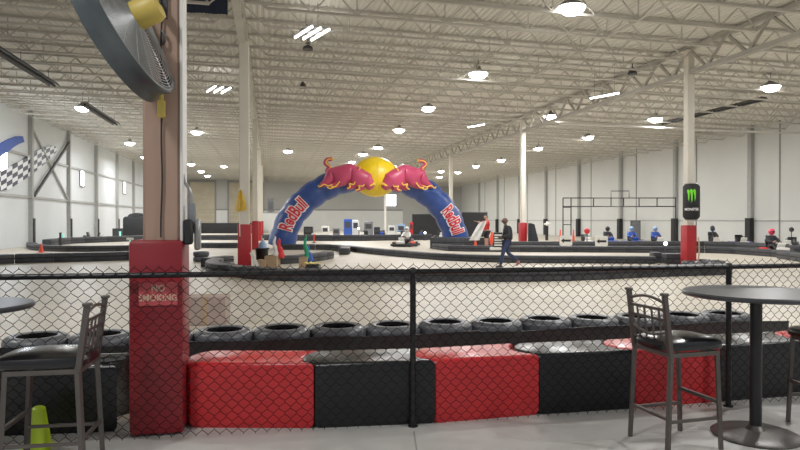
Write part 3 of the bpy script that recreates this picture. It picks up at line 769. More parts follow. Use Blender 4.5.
# ------------------------------------------------------------------ bar tables & chairs
def bar_table(loc, label, R=.505):
    t = thing('bar_table', label, 'table', loc)
    m = MB(); m.lathe([(0,1.035),(R-.015,1.035),(R,1.045),(R,1.06),(R-.01,1.07),(0,1.07)], 64); m.build('tabletop', M['tabletop'], t)
    m = MB(); m.tube([(0,0,.03),(0,0,1.03)], .042, 20); m.lathe([(.0,1.034),(.17,1.034),(.17,1.02),(.05,1.0),(.042,.98)], 20); m.build('stem', M['tablesteel'], t)
    m = MB(); m.lathe([(.30,0),(.305,.012),(.29,.022),(.18,.034),(.07,.05),(.05,.075),(.043,.08)], 48); m.build('foot', M['tablebase'], t)
    return t
bar_table((2.64,4.74,0), 'round dark bar table on a single stem at the right')
bar_table((-2.75,4.02,0), 'round dark bar table cut off at the left edge', .4)
def make_chair(loc, rz, label):
    t = thing('bar_chair', label, 'chair', loc, rz, 'bar chairs')
    wm = M['chair']; a, b = .19, .195
    m = MB(); bm = bmesh.new(); bmesh.ops.create_cube(bm, size=1); bmesh.ops.subdivide_edges(bm, edges=bm.edges[:], cuts=6, use_grid_fill=True)
    for v in bm.verts:
        x, y, z = v.co*2
        sx = .25*x*(1-.10*abs(y)**4); sy = .215*y*(1-.08*abs(x)**4)*(1 - .06*(x < 0)*abs(x))
        dome = (1-abs(x)**3)*(1-abs(y)**3)
        zz = .705 + (.05 + .03*dome if z > 0 else -.012)*(abs(z)) if abs(z) > .99 else .705 + .012*z
        v.co = Vector((sx+.022, sy, zz+.008))
    m.bm(bm, smooth=True); cu = m.build('seat', M['seat'], t)
    sm = cu.modifiers.new('sub', 'SUBSURF'); sm.levels = 1; sm.render_levels = 1
    m = MB()
    for p, q in (((-a,-b),(a,-b)),((a,-b),(a,b)),((a,b),(-a,b)),((-a,b),(-a,-b))):
        m.bar((*p,.675), (*q,.675), .024, .03)
    m.build('seat_frame', wm, t)
    for s in (-1, 1):
        m = MB(); m.bar((a+.03, s*(b+.01), 0), (a, s*b, .69), .026); m.build('leg', wm, t)
        m = MB(); m.bar((-a-.03, s*(b+.01), 0), (-a, s*b, .68), .028); m.bar((-a, s*b, .67), (-a-.05, s*b, 1.085), .03)
        m.build('back_post', wm, t)
        m = MB(); m.rbox((-a-.052, s*b, 1.094), (.048,.048,.022), .006, 1); m.build('post_cap', wm, t)
    px = lambda z: -a - .05*(z-.67)/.415
    m = MB(); m.tube([(px(1.03+.035*math.cos(q*PI/2)), b*q, 1.03+.035*math.cos(q*PI/2)) for q in [i/8-1 for i in range(17)]], .011, 8); m.build('top_rail', wm, t)
    for z in (.985, .915):
        m = MB(); m.bar((px(z), -b, z), (px(z), b, z), .014, .02); m.build('back_rail', wm, t)
    m = MB(); m.tube([(px(.84-.045*math.cos(q*PI/2)), b*q, .84-.045*math.cos(q*PI/2)) for q in [i/8-1 for i in range(17)]], .010, 8); m.build('curved_rail', wm, t)
    m = MB(); m.bar((px(.745), -b, .745), (px(.745), b, .745), .014, .02); m.build('back_rail', wm, t)
    for yy in (-.117, -.039, .039, .117):
        m = MB(); m.bar((px(.99), yy, .99), (px(.745), yy, .745), .011); m.build('spindle', wm, t)
    m = MB(); m.bar((a+.016, -b, .33), (a+.016, b, .33), .02, .024); m.build('footrest', wm, t)
    for s in (-1, 1):
        m = MB(); m.bar((-a-.02, s*b, .22), (a+.02, s*b, .22), .018, .02); m.build('stretcher', wm, t)
    m = MB(); m.bar((-a-.02, -b, .24), (-a-.02, b, .24), .018, .02); m.build('stretcher', wm, t)
    return t
ch = make_chair((1.972,4.59,0), math.radians(16), 'bar chair with black seat standing left of the right table, its back to us')
copy_tree(ch, (3.33,4.9,0), math.radians(190), 'bar chair cut off at the right edge, facing the right table')
copy_tree(ch, (-2.23,4.11,0), math.radians(190), 'bar chair with black seat in front of the taupe column at the left table').scale = (1.09,1.02,.985)
# lime cone
P = Vector((-2.53,4.47,0))
t = thing('floor_cone', 'lime yellow cone on the floor under the left bar chair', 'cone', P)
m = MB(); m.lathe([(.085,.012),(.045,.27),(.043,.285),(.03,.295),(0,.295)], 20); m.build('cone', M['lime'], t)
m = MB(); m.rbox((0,0,.007), (.19,.19,.013), .004, 1); m.build('base', M['lime'], t)

# ------------------------------------------------------------------ inflatable arch
AC = Vector(((375-400)/F*37, 37, 0)); AF = -UD     # front normal
def ap(x, y):
    r = (x-400)/F; a = (r*AC.y-AC.x)/(.98-.2*r); Y = AC.y+.2*a
    return Vector((a, H+(YH-y)*Y/F))
cen = [(280,248.3),(283,239),(289,221),(302,204),(318,191.5),(337,182.5),(356,178.5),(375,177),(394,179),(413,185),(430,195.5),(443,209),(451,223),(456,238),(457,246)]
cp = [ap(*q) for q in cen]
cp[0].y = .05; cp[-1].y = .05
path = resample(catmull([Vector((q.x, 0, q.y)) for q in cp], 10), .12)
arch = thing('inflatable_arch', 'big blue inflatable arch with yellow sun and two red bulls over the track', 'arch', AC, ROTU)
def frame(i):
    t = (path[min(i+1,len(path)-1)]-path[max(i-1,0)]).normalized()
    return path[i], t, Vector((-t.z, 0, t.x))       # outward normal for a path running left to right
RT = .76
def rad(i):
    s = i*.12; ph = (s/1.02) % 1
    return RT*(1-.075*abs(math.cos(PI*ph))**6)
mb = MB(); vs = []; K = 28
for i in range(len(path)):
    p, t, n = frame(i); r = rad(i)
    for k in range(K):
        a = 2*PI*k/K; vs.append(p + n*math.cos(a)*r + Vector((0,1,0))*math.sin(a)*r)
NP = len(path)
fs = [(i*K+k, i*K+(k+1)%K, (i+1)*K+(k+1)%K, (i+1)*K+k) for i in range(NP-1) for k in range(K)]
fs += [tuple(range(K)), tuple((NP-1)*K+k for k in range(K))]
mb.add([(v.x, v.y, max(v.z, .01)) for v in vs], fs, 0, True); mb.build('tube', M['blue_arch'], arch)
def s_of(px):
    q = ap(*px); return min(range(NP), key=lambda i: (path[i].x-q.x)**2+(path[i].z-q.y)**2)*.12
def on_tube(s, o, eps):
    i = max(0, min(NP-2, int(s/.12))); f = s/.12-i
    p0, t0, n0 = frame(i); p1, t1, n1 = frame(i+1); p = p0.lerp(p1, f); n = n0.lerp(n1, f).normalized()
    r = RT+eps; o = max(-r*.98, min(r*.98, o))
    return p + n*o + Vector((0,-1,0))*math.sqrt(r*r-o*o)
def subdiv(vs, fs, mx):
    bm = bmesh.new(); bv = [bm.verts.new(v) for v in vs]
    for f in fs:
        try: bm.faces.new([bv[i] for i in f])
        except ValueError: pass
    bmesh.ops.triangulate(bm, faces=bm.faces[:])
    for _ in range(4):
        es = [e for e in bm.edges if e.calc_length() > mx]
        if not es: break
        bmesh.ops.subdivide_edges(bm, edges=es, cuts=1); bmesh.ops.triangulate(bm, faces=bm.faces[:])
    bm.verts.index_update(); r = [v.co.copy() for v in bm.verts], [tuple(v.index for v in f.verts) for f in bm.faces]
    bm.free(); return r
def arch_text(pa, pb, o0, hgt):
    sa, sb = s_of(pa), s_of(pb); L = sb-sa
    out = []
    for off, eps in ((.074, .015), (.018, .036)):
        vs, fs = text_mesh('RedBull', 1.0, off+.012, spacing=1.0)
        vs, fs = subdiv(vs, fs, .16)
        W = 3.28
        out.append(([on_tube((sa+sb)/2+v.x/W*L, o0+v.y*hgt/.7, eps) for v in vs], fs))
    mb = MB(); mb.add(*out[1]); l = mb.build('lettering', M['letter_red'], arch)
    mb = MB(); mb.add(*out[0]); mb.build('letter_outline', M['letter_white'], l)
arch_text((286.5,231.5), (306,203.5), .02, .70)
arch_text((442,206), (456.5,234), .0, .72)
# sun
SP = .0578
def sunp(x, y, dep): return Vector((cp[7].x+(x-375.5)*SP, -dep, cp[7].y+(177-y)*SP))
mb = MB(); mb.ell(sunp(375.5,177,.12), (23*SP, 1.02, 20*SP), 40); sun = mb.build('sun', M['yellow'], arch)
mb = MB(); mb.tube([sunp(375.5, 177+20.1*math.cos(a), .12) + Vector((0, -1.025*math.sin(a), 0)) for a in [PI*k/20 for k in range(21)]], .018, 5); mb.build('seam', M['yellow_trim'], sun)
def skin_mesh(joints, edges, root, sub=2):
    names_ = list(joints); me = bpy.data.meshes.new('sk'); me.from_pydata([tuple(joints[k][0]) for k in names_], [(names_.index(a), names_.index(b)) for a, b in edges], [])
    o = bpy.data.objects.new('sk', me); COL.objects.link(o)
    o.modifiers.new('skin', 'SKIN'); 
    if not me.skin_vertices:
        bm = bmesh.new(); bm.from_mesh(me); bm.verts.layers.skin.verify(); bm.to_mesh(me); bm.free()
    sv = me.skin_vertices[0].data
    for i, k in enumerate(names_):
        r = joints[k][1]; r = r if isinstance(r, tuple) else (r, r); sv[i].radius = r; sv[i].use_root = (k == root)
    s = o.modifiers.new('sub', 'SUBSURF'); s.levels = sub; s.render_levels = sub
    bpy.context.view_layer.update()
    dg = bpy.context.evaluated_depsgraph_get(); r = bpy.data.meshes.new_from_object(o.evaluated_get(dg))
    out = ([v.co.copy() for v in r.vertices], [tuple(p.vertices) for p in r.polygons])
    bpy.data.objects.remove(o); bpy.data.meshes.remove(r); bpy.data.meshes.remove(me)
    return out
def bull(sgn):
    D = .62
    def q(x, y, d=D): 
        p = sunp(x, y, d); p.x = cp[7].x + sgn*(p.x-cp[7].x); return p
    S = SP*1.38
    J = {'rump':(q(331,177),(6.0*S,6.0*S)), 'mid':(q(342,175),(8.0*S,7.6*S)), 'sh':(q(355,175,.72),(10.4*S,8.4*S)), 'neck':(q(364,181,.9),(7.2*S,6.4*S)), 'head':(q(368.5,187.5,1.0),(4*S,3.8*S)), 'muz':(q(370.5,190,1.0),(2.4*S,2.4*S)),
         'h1':(q(326,184,.78),3.0*S), 'h1b':(q(319.5,187.5,.8),1.5*S), 'h2':(q(336,185,.86),3.2*S), 'h2b':(q(329,188.5,.88),1.5*S),
         'f1':(q(351,187,.95),2.9*S), 'f1b':(q(345,189.5,.95),1.5*S), 'f2':(q(359,189,1.05),2.6*S), 'f2b':(q(353.5,191.5,1.05),1.4*S)}
    E = [('rump','mid'),('mid','sh'),('sh','neck'),('neck','head'),('head','muz'),('rump','h1'),('h1','h1b'),('mid','h2'),('h2','h2b'),('sh','f1'),('f1','f1b'),('sh','f2'),('f2','f2b')]
    vs, fs = skin_mesh(J, E, 'mid'); mb = MB(); mb.add(vs, fs, 0, True)
    b = mb.build('bull', M['crimson'], arch)
    tl = catmull([q(329,176,.6),q(327,172,.5),q(329.5,168.5,.45),q(325.5,165,.42),q(327,161.5,.4),q(332,160.5,.4)], 5)
    mb = MB(); mb.tube(tl, .12, 8); mb.build('tail', M['crimson'], b)
    mb = MB(); mb.tube([p+Vector((.04,-.11,0)) for p in tl], .035, 6); mb.tube([tl[-1], q(333.5,161,.4)], [.14,.03], 8); mb.build('tail_trim', M['yellow_trim'], b)
    for hx, dd in (((369,185.5),1.14),((366.5,186.5),1.2)):
        mb = MB(); mb.tube([q(hx[0],hx[1],dd), q(hx[0]+3,hx[1]-.5,dd+.05), q(hx[0]+4.6,hx[1]-3,dd+.05)], [.09,.06,.012], 8); mb.build('horn', M['yellow_trim'], b)
    # yellow flame strokes on the legs and hooves
    for pts in ([(331,186),(327,187.5),(323,186),(319,188.5),(317.5,187)], [(333,188),(329,190),(326,188.5)], [(338,183),(334,188),(330,188)],
                [(345,190),(348,188),(347,185),(351,186),(353,182.5)], [(353,191.5),(357,190),(356,187),(360,187.5),(362,184)], [(356,172),(357.5,170),(357,168)], [(363,176),(364.5,179),(362,178)]):
        mb = MB(); mb.tube(catmull([q(x, y, 1.14 if x < 344 else 1.26) for x, y in pts], 4), .036, 6); mb.build('flame_stroke', M['yellow_trim'], b)
bull(1); bull(-1)

# ------------------------------------------------------------------ can sign on the right column
cc = at(691.3, 220, 21.95); cc.z = 1.6
can = thing('can_sign', 'black inflatable drink can with green claw mark hung on the right column', 'sign', cc, -.37)
Rc, Hc = .275, 1.24
m = MB(); m.lathe([(0,0),(.16,0),(.2,.02),(Rc,.11),(Rc,Hc-.1),(.22,Hc-.02),(.2,Hc),(0,Hc-.01)], 32); m.build('can_body', M['black'], can)
m = MB(); m.lathe([(.165,-.015),(.205,.0),(.205,.015)], 24); m.build('rim', M['steel'], can)
m = MB(); m.lathe([(.205,Hc-.015),(.215,Hc),(.2,Hc+.015),(.17,Hc+.0)], 24); m.build('rim', M['steel'], can)
def cyl(x, z, e=.006):
    a = x/Rc; return Vector((math.sin(a)*(Rc+e), -math.cos(a)*(Rc+e), z))
claws = [[(-.13,1.05),(-.07,1.0),(-.075,.82),(-.085,.62),(-.10,.72),(-.115,.66),(-.12,.85),(-.155,.98)],
         [(-.035,1.06),(.03,1.01),(.025,.85),(.018,.60),(.0,.7),(-.015,.56),(-.022,.8),(-.06,.99)],
         [(.06,1.06),(.125,1.0),(.12,.82),(.115,.66),(.1,.74),(.088,.62),(.08,.82),(.035,.99)]]
m = MB()
for c in claws: 
    vs, fs = subdiv([Vector((x, z, 0)) for x, z in c], [tuple(range(len(c)))], .05); m.add([cyl(v.x, v.y) for v in vs], fs)
m.build('claw_mark', M['green_lime'], can)
vs, fs = text_mesh('MONSTER', .115, .003); vs, fs = subdiv(vs, fs, .06)
m = MB(); m.add([cyl(v.x*.92, .36+v.y) for v in vs], fs); m.build('lettering', M['letter_white'], can)
vs, fs = text_mesh('ENERGY', .06, .001); vs, fs = subdiv(vs, fs, .06)
m = MB(); m.box((0,.28,.9),(.2,.14,.05)); m.box((0,.28,.3),(.2,.14,.05)); m.build('strap', M['dark'], can)
P = at(695.5, 264, 22.0)
t = thing('hanging_rope', 'tan rope hanging down the right side of the can sign column pad', 'rope', (P.x+.02, 22.05, 0), 0)
m = MB(); m.tube(catmull([(.12,.05,1.0),(.13,0,.8),(.12,-.02,.45),(.06,-.05,.1),(0,-.1,.02)], 5), .025, 6); m.build('rope', M['card'], t)
# ------------------------------------------------------------------ gantry truss
YG = 37.0
ga = at(563, 198, YG)
gt = thing('truss_gantry', 'black ladder truss gantry standing behind the arrow signs', 'truss', (ga.x, YG, 0), 0)
W_ = (676-563)/F*YG; zt, zb = ga.z, at(563,206.5,YG).z
m = MB(); r = .035
for z in (zt, zb): m.tube([(0,0,z),(W_,0,z)], r, 6)
for xx in (563,571,593.5,611,623.5,639,657,675.5): m.tube([((xx-563)/F*YG,0,zb),((xx-563)/F*YG,0,zt)], r, 6)
m.build('beam', M['truss'], gt)
m = MB()
for xx in (0,(571-563)/F*YG): m.tube([(xx,0,0),(xx,0,zb)], r, 6)
for z in (zb-.05, (zb+.0)*.56): m.tube([(0,0,z),((571-563)/F*YG,0,z)], r*.8, 6)
m.box((.23,0,.02),(.7,.6,.04)); m.build('left_leg', M['truss'], gt)
m = MB(); m.tube([(W_-.02,0,0),(W_-.02,0,zb)], r, 6); m.box((W_-.02,0,.02),(.5,.6,.04)); m.build('right_leg', M['truss'], gt)
x0, x1 = (611-563)/F*YG, (629-563)/F*YG; z2 = at(0,191,YG).z
m = MB(); m.tube([(x0,0,zt),(x0,0,z2),(x1,0,z2),(x1,0,zt)], r*.8, 6); m.build('top_frame', M['truss'], gt)
# arrow signs
for x, y0, lab in ((566, 245.6, 'white arrow sign pointing left, below the gantry leg'), (601.5, 246.3, 'white arrow sign pointing left, to the right of the gantry leg one')):
    P = fl(x, 250.2); Y = P.y-.12; zc = at(x, y0-5, Y).z; s = 12.4/F*Y
    t = thing('arrow_sign', lab, 'sign', ((x-400)/F*Y, Y, 0), 0)
    rr = [(sx*(.5*s-.1+.1*math.cos(a)), sy*(.42*s-.1+.1*math.sin(a))) for sx, sy, r0 in ((1,1,0),(-1,1,1),(-1,-1,0),(1,-1,1)) for a in ([0,.4,.8,1.2,PI/2] if not r0 else [PI/2,1.2,.8,.4,0])]
    m = MB(); m.prism(rr, lambda p: Vector((p[0],-.03,zc+p[1])), lambda p: Vector((p[0],.03,zc+p[1]))); m.build('board', M['white'], t)
    a = [(-.42,0),(-.18,.2),(-.18,.09),(.38,.09),(.38,-.09),(-.18,-.09),(-.18,-.2)]
    m = MB(); m.prism(a, lambda p: Vector((p[0]*s, -.036, zc+p[1]*s)), lambda p: Vector((p[0]*s, -.03, zc+p[1]*s))); m.build('arrow', M['black'], t)
    m = MB()
    for dx in (-.2, .2): m.tube([(dx,.0,0),(dx,.0,zc-s*.38)], .02, 6)
    m.build('stand', M['dark'], t)
# ------------------------------------------------------------------ cones and markers
def cone(loc, h, label, m_=None, k=1.):
    t = thing('traffic_cone', label, 'cone', loc)
    m = MB(); m.lathe([(h*.26*k,.02),(h*.07*k,h*.97),(h*.05*k,h),(0,h)], 16); m.build('cone', m_ or M['orange'], t)
    m = MB(); m.rbox((0,0,.012), (h*.72*k,h*.72*k,.022), .006, 1); m.build('base', m_ or M['orange'], t)
cone(fl(41, 252.6), .44, 'orange traffic cone on the track at the far left')
P = at(560.3, 236, 37.5); cone(Vector((P.x, 37.5, 0)), 1.05, 'slim orange cone at the left foot of the gantry, outer side', None, .42)
P = at(573.5, 236, 37.5); cone(Vector((P.x, 37.5, 0)), 1.05, 'slim orange cone at the left foot of the gantry, inner side', None, .42)
cone(fl(475.5, 249.6), .5, 'small orange cone at the feet of the person in red')
def marker(x, y, h, r, label, m_, head=None):
    t = thing('marker_post', label, 'post', fl(x, y))
    m = MB(); m.tube([(0,0,.02),(0,0,h)], r, 10); m.lathe([(r,h-.05),(r*1.25,h-.04),(r*1.25,h),(0,h+.01)], 10); m.build('post', m_, t)
    m = MB(); m.lathe([(.16,0),(.16,.03),(.05,.06)], 12); m.build('base', M['black'], t)
    if head:
        m = MB(); m.rbox((0,0,h+.03), (.34,.1,.12), .03, 1); m.build('head', head, t)
marker(60.3, 247.5, .87, .065, 'thick black marker post on the left track', M['black'])
marker(130, 252, .62, .035, 'thin pale green marker post left of the taupe column', M['cyan'], M['white'])
marker(27, 244.2, .62, .06, 'pale green glowing marker at the far left wall', M['cyan'])
marker(63, 243.6, .66, .07, 'pale green glowing marker behind the thick black post', M['cyan'])
marker(120, 240.5, .7, .07, 'pale green glowing marker right of the parked left kart', M['cyan'])
marker(231.5, 233, .8, .12, 'pale green glowing marker on the far black screen', M['cyan'])
marker(314, 243, .6, .05, 'red signal marker just right of the left arch leg', M['red'], M['white'])

# ------------------------------------------------------------------ island clutter by the left column
def crate(x, Y, w, h, label):
    P = at(x, 262, Y); t = thing('carton_box', label, 'box', (P.x, Y, 0), random.uniform(-.2,.2))
    m = MB(); m.rbox((0,0,h/2), (w, w*.8, h), .01, 1); m.build('carton', M['card'], t)
    m = MB()
    for s in (-1, 1): m.box((s*w*.25, 0, h+.01), (w*.48, w*.8, .012), rot=Matrix.Rotation(s*.2, 3, 'Y'))
    m.build('flap', M['card'], t)
crate(260, 19.6, .38, .36, 'cardboard box with a leaning white sheet, by the flag column')
crate(272.5, 19.7, .40, .5, 'taller cardboard box holding rolled flags, near the flag column')
crate(303.5, 20.0, .26, .44, 'small cardboard box beside the green flag')
def rolled_flag(x, y0, y1, Y, w, m_, label, lean=0, cat='flag'):
    a = at(x, y1, Y); b = at(x+lean, y0, Y)
    t = thing('rolled_flag', label, cat, (a.x, a.y, 0), 0)
    A = Vector((0,0,a.z)); B = Vector((b.x-a.x, 0, b.z))
    m = MB(); m.tube([A*.0+Vector((0,0,.02)), A, B+(B-A)*.05], .014, 6); m.build('pole', M['card'], t)
    m = MB(); pts = []; rr = []
    for i in range(9):
        f = i/8; p = A.lerp(B, f); pts.append(p+Vector((.03*math.sin(f*7),-.02,0))); rr.append(w*(1-.75*f)*(1+.18*math.sin(f*17)))
    m.tube(pts, rr, 8); m.build('cloth', m_, t)
rolled_flag(275.5, 236.5, 257, 19.7, .10, M['white_cloth'], 'white rolled flag standing in the taller cardboard box', -.5)
rolled_flag(280, 239, 257, 19.75, .13, M['red'], 'red rolled flag standing beside the white one', -.8)
rolled_flag(306, 235.5, 259, 20.1, .10, M['green'], 'green rolled flag standing by the small cardboard box', .0)
rolled_flag(309.5, 246, 261, 20.15, .12, M['blue'], 'blue rolled flag next to the green one', -1)
# yellow cloth lying over the barrier
P = at(313, 265, 18.6)
t = thing('yellow_cloth', 'bright yellow cloth lying by the front row near the green flag', 'cloth', (P.x, 18.6, 0), 0)
m = MB(); n = 10; vs = []
for i in range(n+1):
    for j in range(4): vs.append((-.22+.44*i/n, -.25+.16*j, .34+.03*math.sin(i*1.7+j)+.02*random.random()))
m.add(vs, [(i*4+j, i*4+j+1, (i+1)*4+j+1, (i+1)*4+j) for i in range(n) for j in range(3)], 0, True); m.build('cloth', M['yellow_bright'], t)
m = MB(); m.rbox((0,0,.16), (.4,.45,.31), .03, 1); m.build('weight_under', M['rubber_far'], t)
# black bin and blue-white jug
P = at(262, 262, 20.6); t = thing('waste_bin', 'black bin standing behind the boxes at the flag column', 'bin', (P.x, 20.6, 0), .1)
m = MB(); m.lathe([(.17,0),(.21,.66),(.22,.68),(.19,.68),(.18,.6),(0,.58)], 18); m.build('bin', M['black_plastic'], t); m = MB(); m.lathe([(.215,.66),(.235,.67),(.235,.7),(.205,.7)], 18); m.build('rim', M['black'], t)
P = at(262.5, 249, 20.6); t = thing('water_jug', 'pale blue water jug on the black bin', 'jug', (P.x, 20.62, .59), 0)
m = MB(); m.lathe([(0,0),(.12,0),(.13,.04),(.13,.24),(.06,.32),(.035,.34),(.035,.38),(0,.38)], 16); m.build('jug', M['sky'], t); m = MB(); m.lathe([(.04,.37),(.04,.41),(0,.41)], 12); m.build('cap', M['white'], t)
# leaning white sheet
P = at(256, 262, 19.3); t = thing('leaning_sheet', 'white sheet leaning by the cardboard box at the flag column', 'board', (P.x, 19.3, 0), .1)
m = MB(); 
m.box((-.05,0,.42), (.09,.02,.46), rot=Matrix.Rotation(-.45, 3, 'Y')); m.box((-.05,.03,.2), (.1,.02,.38)); m.build('board', M['white'], t)
# yellow flag on column 2
P = at(240.5, 211, 19.42)
t = thing('hanging_flag', 'yellow flag hanging on the second cream column of the left row', 'flag', (P.x, 19.42, P.z-.02), 0)
m = MB(); n = 8; vs = []
for i in range(n+1):
    f = i/n
    for j in range(5):
        g = j/4; w = .05+.21*(1-(1-f)**1.5) if f < .85 else .25-.4*(f-.85)
        vs.append((-.04+(g-.3)*w*1.3-.03*f+.03, -.02-.025*math.sin(j*2.2+f*3), .66*(1-f)+ .03*(g if f > .9 else 0)))
m.add(vs, [(i*5+j, i*5+j+1, (i+1)*5+j+1, (i+1)*5+j) for i in range(n) for j in range(4)], 0, True); m.build('cloth', M['yellow_cloth'], t)
m = MB(); m.tube([(-.02,0,-.75),(-.04,.0,.7)], .012, 6); m.build('pole', M['white'], t)

# ------------------------------------------------------------------ karts
def make_kart(loc, rz, label, pod, nose):
    t = thing('racing_kart', label, 'kart', loc, rz)
    m = MB(); bm_ = [(-.95,-.5,.12),(-.95,.5,.12),(-.5,.57,.12),(.5,.57,.12),(.98,.42,.12),(.98,-.42,.12),(.5,-.57,.12),(-.5,-.57,.12)]
    m.tube(catmull([Vector(p) for p in bm_]+[Vector(bm_[0])], 3)[:-1], .075, 8, closed=True); m.box((0,0,.09),(1.6,.7,.04)); m.build('bumper', M['black'], t)
    for s in (-1, 1):
        m = MB(); m.rbox((-.02, s*.46, .22), (.75,.22,.2), .06, 2); m.build('side_pod', pod, t)
    m = MB(); m.rbox((.78,0,.26), (.34,.5,.18), .07, 2); m.rbox((.6,0,.42), (.08,.34,.3), .03, 2, rot=Matrix.Rotation(.5,3,'Y')); m.build('nose_cone', nose, t)
    m = MB(); m.rbox((-.25,0,.22), (.46,.44,.12), .05, 2); m.rbox((-.47,0,.46), (.12,.44,.5), .05, 2, rot=Matrix.Rotation(-.3,3,'Y')); m.build('seat', M['black_plastic'], t)
    m = MB(); ctr = Vector((.28,0,.52)); rot = Matrix.Rotation(-.9,3,'Y')
    m.tube([ctr + rot @ Vector((.15*math.cos(a), .15*math.sin(a), 0)) for a in [2*PI*k/18 for k in range(18)]], .018, 6, closed=True)
    m.bar(ctr + rot @ Vector((-.14,0,0)), ctr + rot @ Vector((.14,0,0)), .03, .015); m.tube([ctr, (.62,0,.2)], .016, 6); m.build('steering_wheel', M['black'], t)
    m = MB(); m.rbox((-.72,.12,.3), (.28,.34,.3), .04, 1); m.build('engine', M['grey'], t)
    for sx in (-.62, .58):
        for s in (-1, 1):
            m = MB(); m.lathe([(.07,-.08),(.12,-.09),(.15,-.06),(.155,0),(.15,.06),(.12,.09),(.07,.08)], 18, Matrix.Translation((sx, s*.49, .155)) @ Matrix.Rotation(PI/2, 4, 'X'), closed=True)
            m.lathe([(0,-.05),(.075,-.05),(.075,.05),(0,.05)], 12, Matrix.Translation((sx, s*.49, .155)) @ Matrix.Rotation(PI/2, 4, 'X')); m.build('wheel', M['rubber_far'], t)
    return t
kb = make_kart((0,0,0), 0, 'x', M['blue'], M['blue']); kw = make_kart((0,0,0), 0, 'x', M['black_plastic'], M['white']); kv = make_kart((0,0,0), 0, 'x', M['violet'], M['white']); kr = make_kart((0,0,0), 0, 'x', M['red'], M['white'])
ko = make_kart((0,0,0), 0, 'x', M['orange'], M['white'])
def kart_at(src, x, Y, rz, label, used=set()):
    P = Vector(((x-400)/F*Y, Y, 0))
    if src.name in used: o = copy_tree(src, P, rz, label)
    else: used.add(src.name); o = src; o.location = P; o.rotation_euler = (0,0,rz); o['label'] = label
    o['group'] = 'racing karts'
    return o
kart_at(ko, 405, 38.6, PI+1.2, 'orange and white kart being driven under the arch')
kart_at(kw, 95, 48.3, .15, 'black and white kart parked at the left wall')
kart_at(kw, 586, 39.8, -1.65, 'black kart with white nose parked just right of the gantry leg')
kart_at(kb, 609, 39.8, -1.65, 'blue kart parked below the small top frame of the gantry')
kart_at(kb, 633, 39.6, -1.65, 'blue kart parked in front of the grey wall cabinet')
kart_at(kw, 657, 39.4, -1.65, 'black kart with white nose parked just left of the can sign column')
kart_at(kw, 714, 38.8, -1.8, 'white nosed kart parked first right of the can sign column')
kart_at(kv, 741, 38.6, -1.8, 'violet kart parked against the black pilaster guard')
kart_at(kr, 775, 29.8, -PI/2-.1, 'red and white kart with the pink red helmeted driver at the right')
kart_at(kw, 790, 33.6, -2.3, 'white nosed kart at the right picture edge')
for i, (x, Y, src, rz, lab) in enumerate(((364,55,kw,-1.8,'distant kart with white nose left of the thin white column'),(382,56,kb,-1.6,'distant blue kart at the foot of the thin white column'),(401,55,kw,-1.9,'distant kart with white nose right of the thin white column'),(422,53,kb,-1.7,'distant blue kart in front of the black backdrop'),(441,54,kw,-1.5,'distant kart with white nose at the right arch leg'))):
    kart_at(src, x, Y, rz, lab)
# headlamp glints as real small lamps on the kart noses are left to the paint; two bright work lamps:
for x, y, Y, lab in ((665.5, 243.5, 30.6, 'small bright white work lamp on the barrier left of the can sign column'), (358.5, 228.5, 52, 'small bright work lamp far behind the arch'), (425, 232.7, 50, 'small bright work lamp in front of the black backdrop')):
    P = at(x, y, Y); t = thing('work_lamp', lab, 'lamp', (P.x, Y, 0), 0)
    m = MB(); m.ell((0,-.02,P.z), (.085,.06,.085), 14); m.build('lens', M['headlight'], t)
    m = MB(); m.lathe([(.1,-.0),(.1,.06),(.05,.12),(0,.12)], 14, Matrix.Translation((0,0,P.z)) @ Matrix.Rotation(-PI/2, 4, 'X')); m.tube([(0,.08,0),(0,.08,P.z)], .025, 6); m.box((0,.08,.01),(.3,.3,.02)); m.build('stand', M['dark'], t)
# ------------------------------------------------------------------ far things
def slab(name, label, cat, x0, x1, y0, y1, Y, m_, part='panel', frame_m=None):
    a = at(x0, y1, Y); b = at(x1, y0, Y); t = thing(name, label, cat, ((a.x+b.x)/2, Y, 0), 0)
    w = b.x-a.x; m = MB(); m.rbox((0,0,b.z/2), (w, .12, b.z-.02), .03, 1); m.build(part, m_, t)
    m = MB()
    for s in (-1, 1): m.tube([(s*w/2,0,0),(s*w/2,0,b.z+.05)], .05, 6); m.box((s*w/2,0,.02),(.3,.8,.04))
    m.tube([(-w/2,0,b.z),(w/2,0,b.z)], .05, 6); m.build('frame', frame_m or M['dark'], t)
slab('backdrop_screen', 'tall black backdrop screen left of the right arch leg', 'screen', 412.5, 446, 214.5, 236, 60, M['black'])
slab('backdrop_screen', 'tall black backdrop screen right of the right arch leg', 'screen', 462, 487, 212.5, 236, 60.5, M['black'])
slab('white_partition', 'white low partition left of the left arch leg', 'partition', 263, 297, 213, 236, 78, M['walllow'])
slab('wall_cabinet', 'grey tall cabinet at the right wall behind the karts', 'cabinet', 631, 640, 221, 243, 51, M['grey'])
# covered machine at left
a = at(137, 236, 54); t = thing('covered_machine', 'black covered machine beside the taupe column at the left wall', 'machine', (a.x, 54, 0), .1)
m = MB(); m.rbox((0,0,.95), (2.0,1.4,1.9), .25, 3); m.ell((0,0,1.9), (.75,.5,.32), 14); m.build('cover', M['black'], t)
m = MB(); m.box((-1.3,-.1,.45), (1.0,1.0,.9)); m.build('side_box', M['dark'], t)
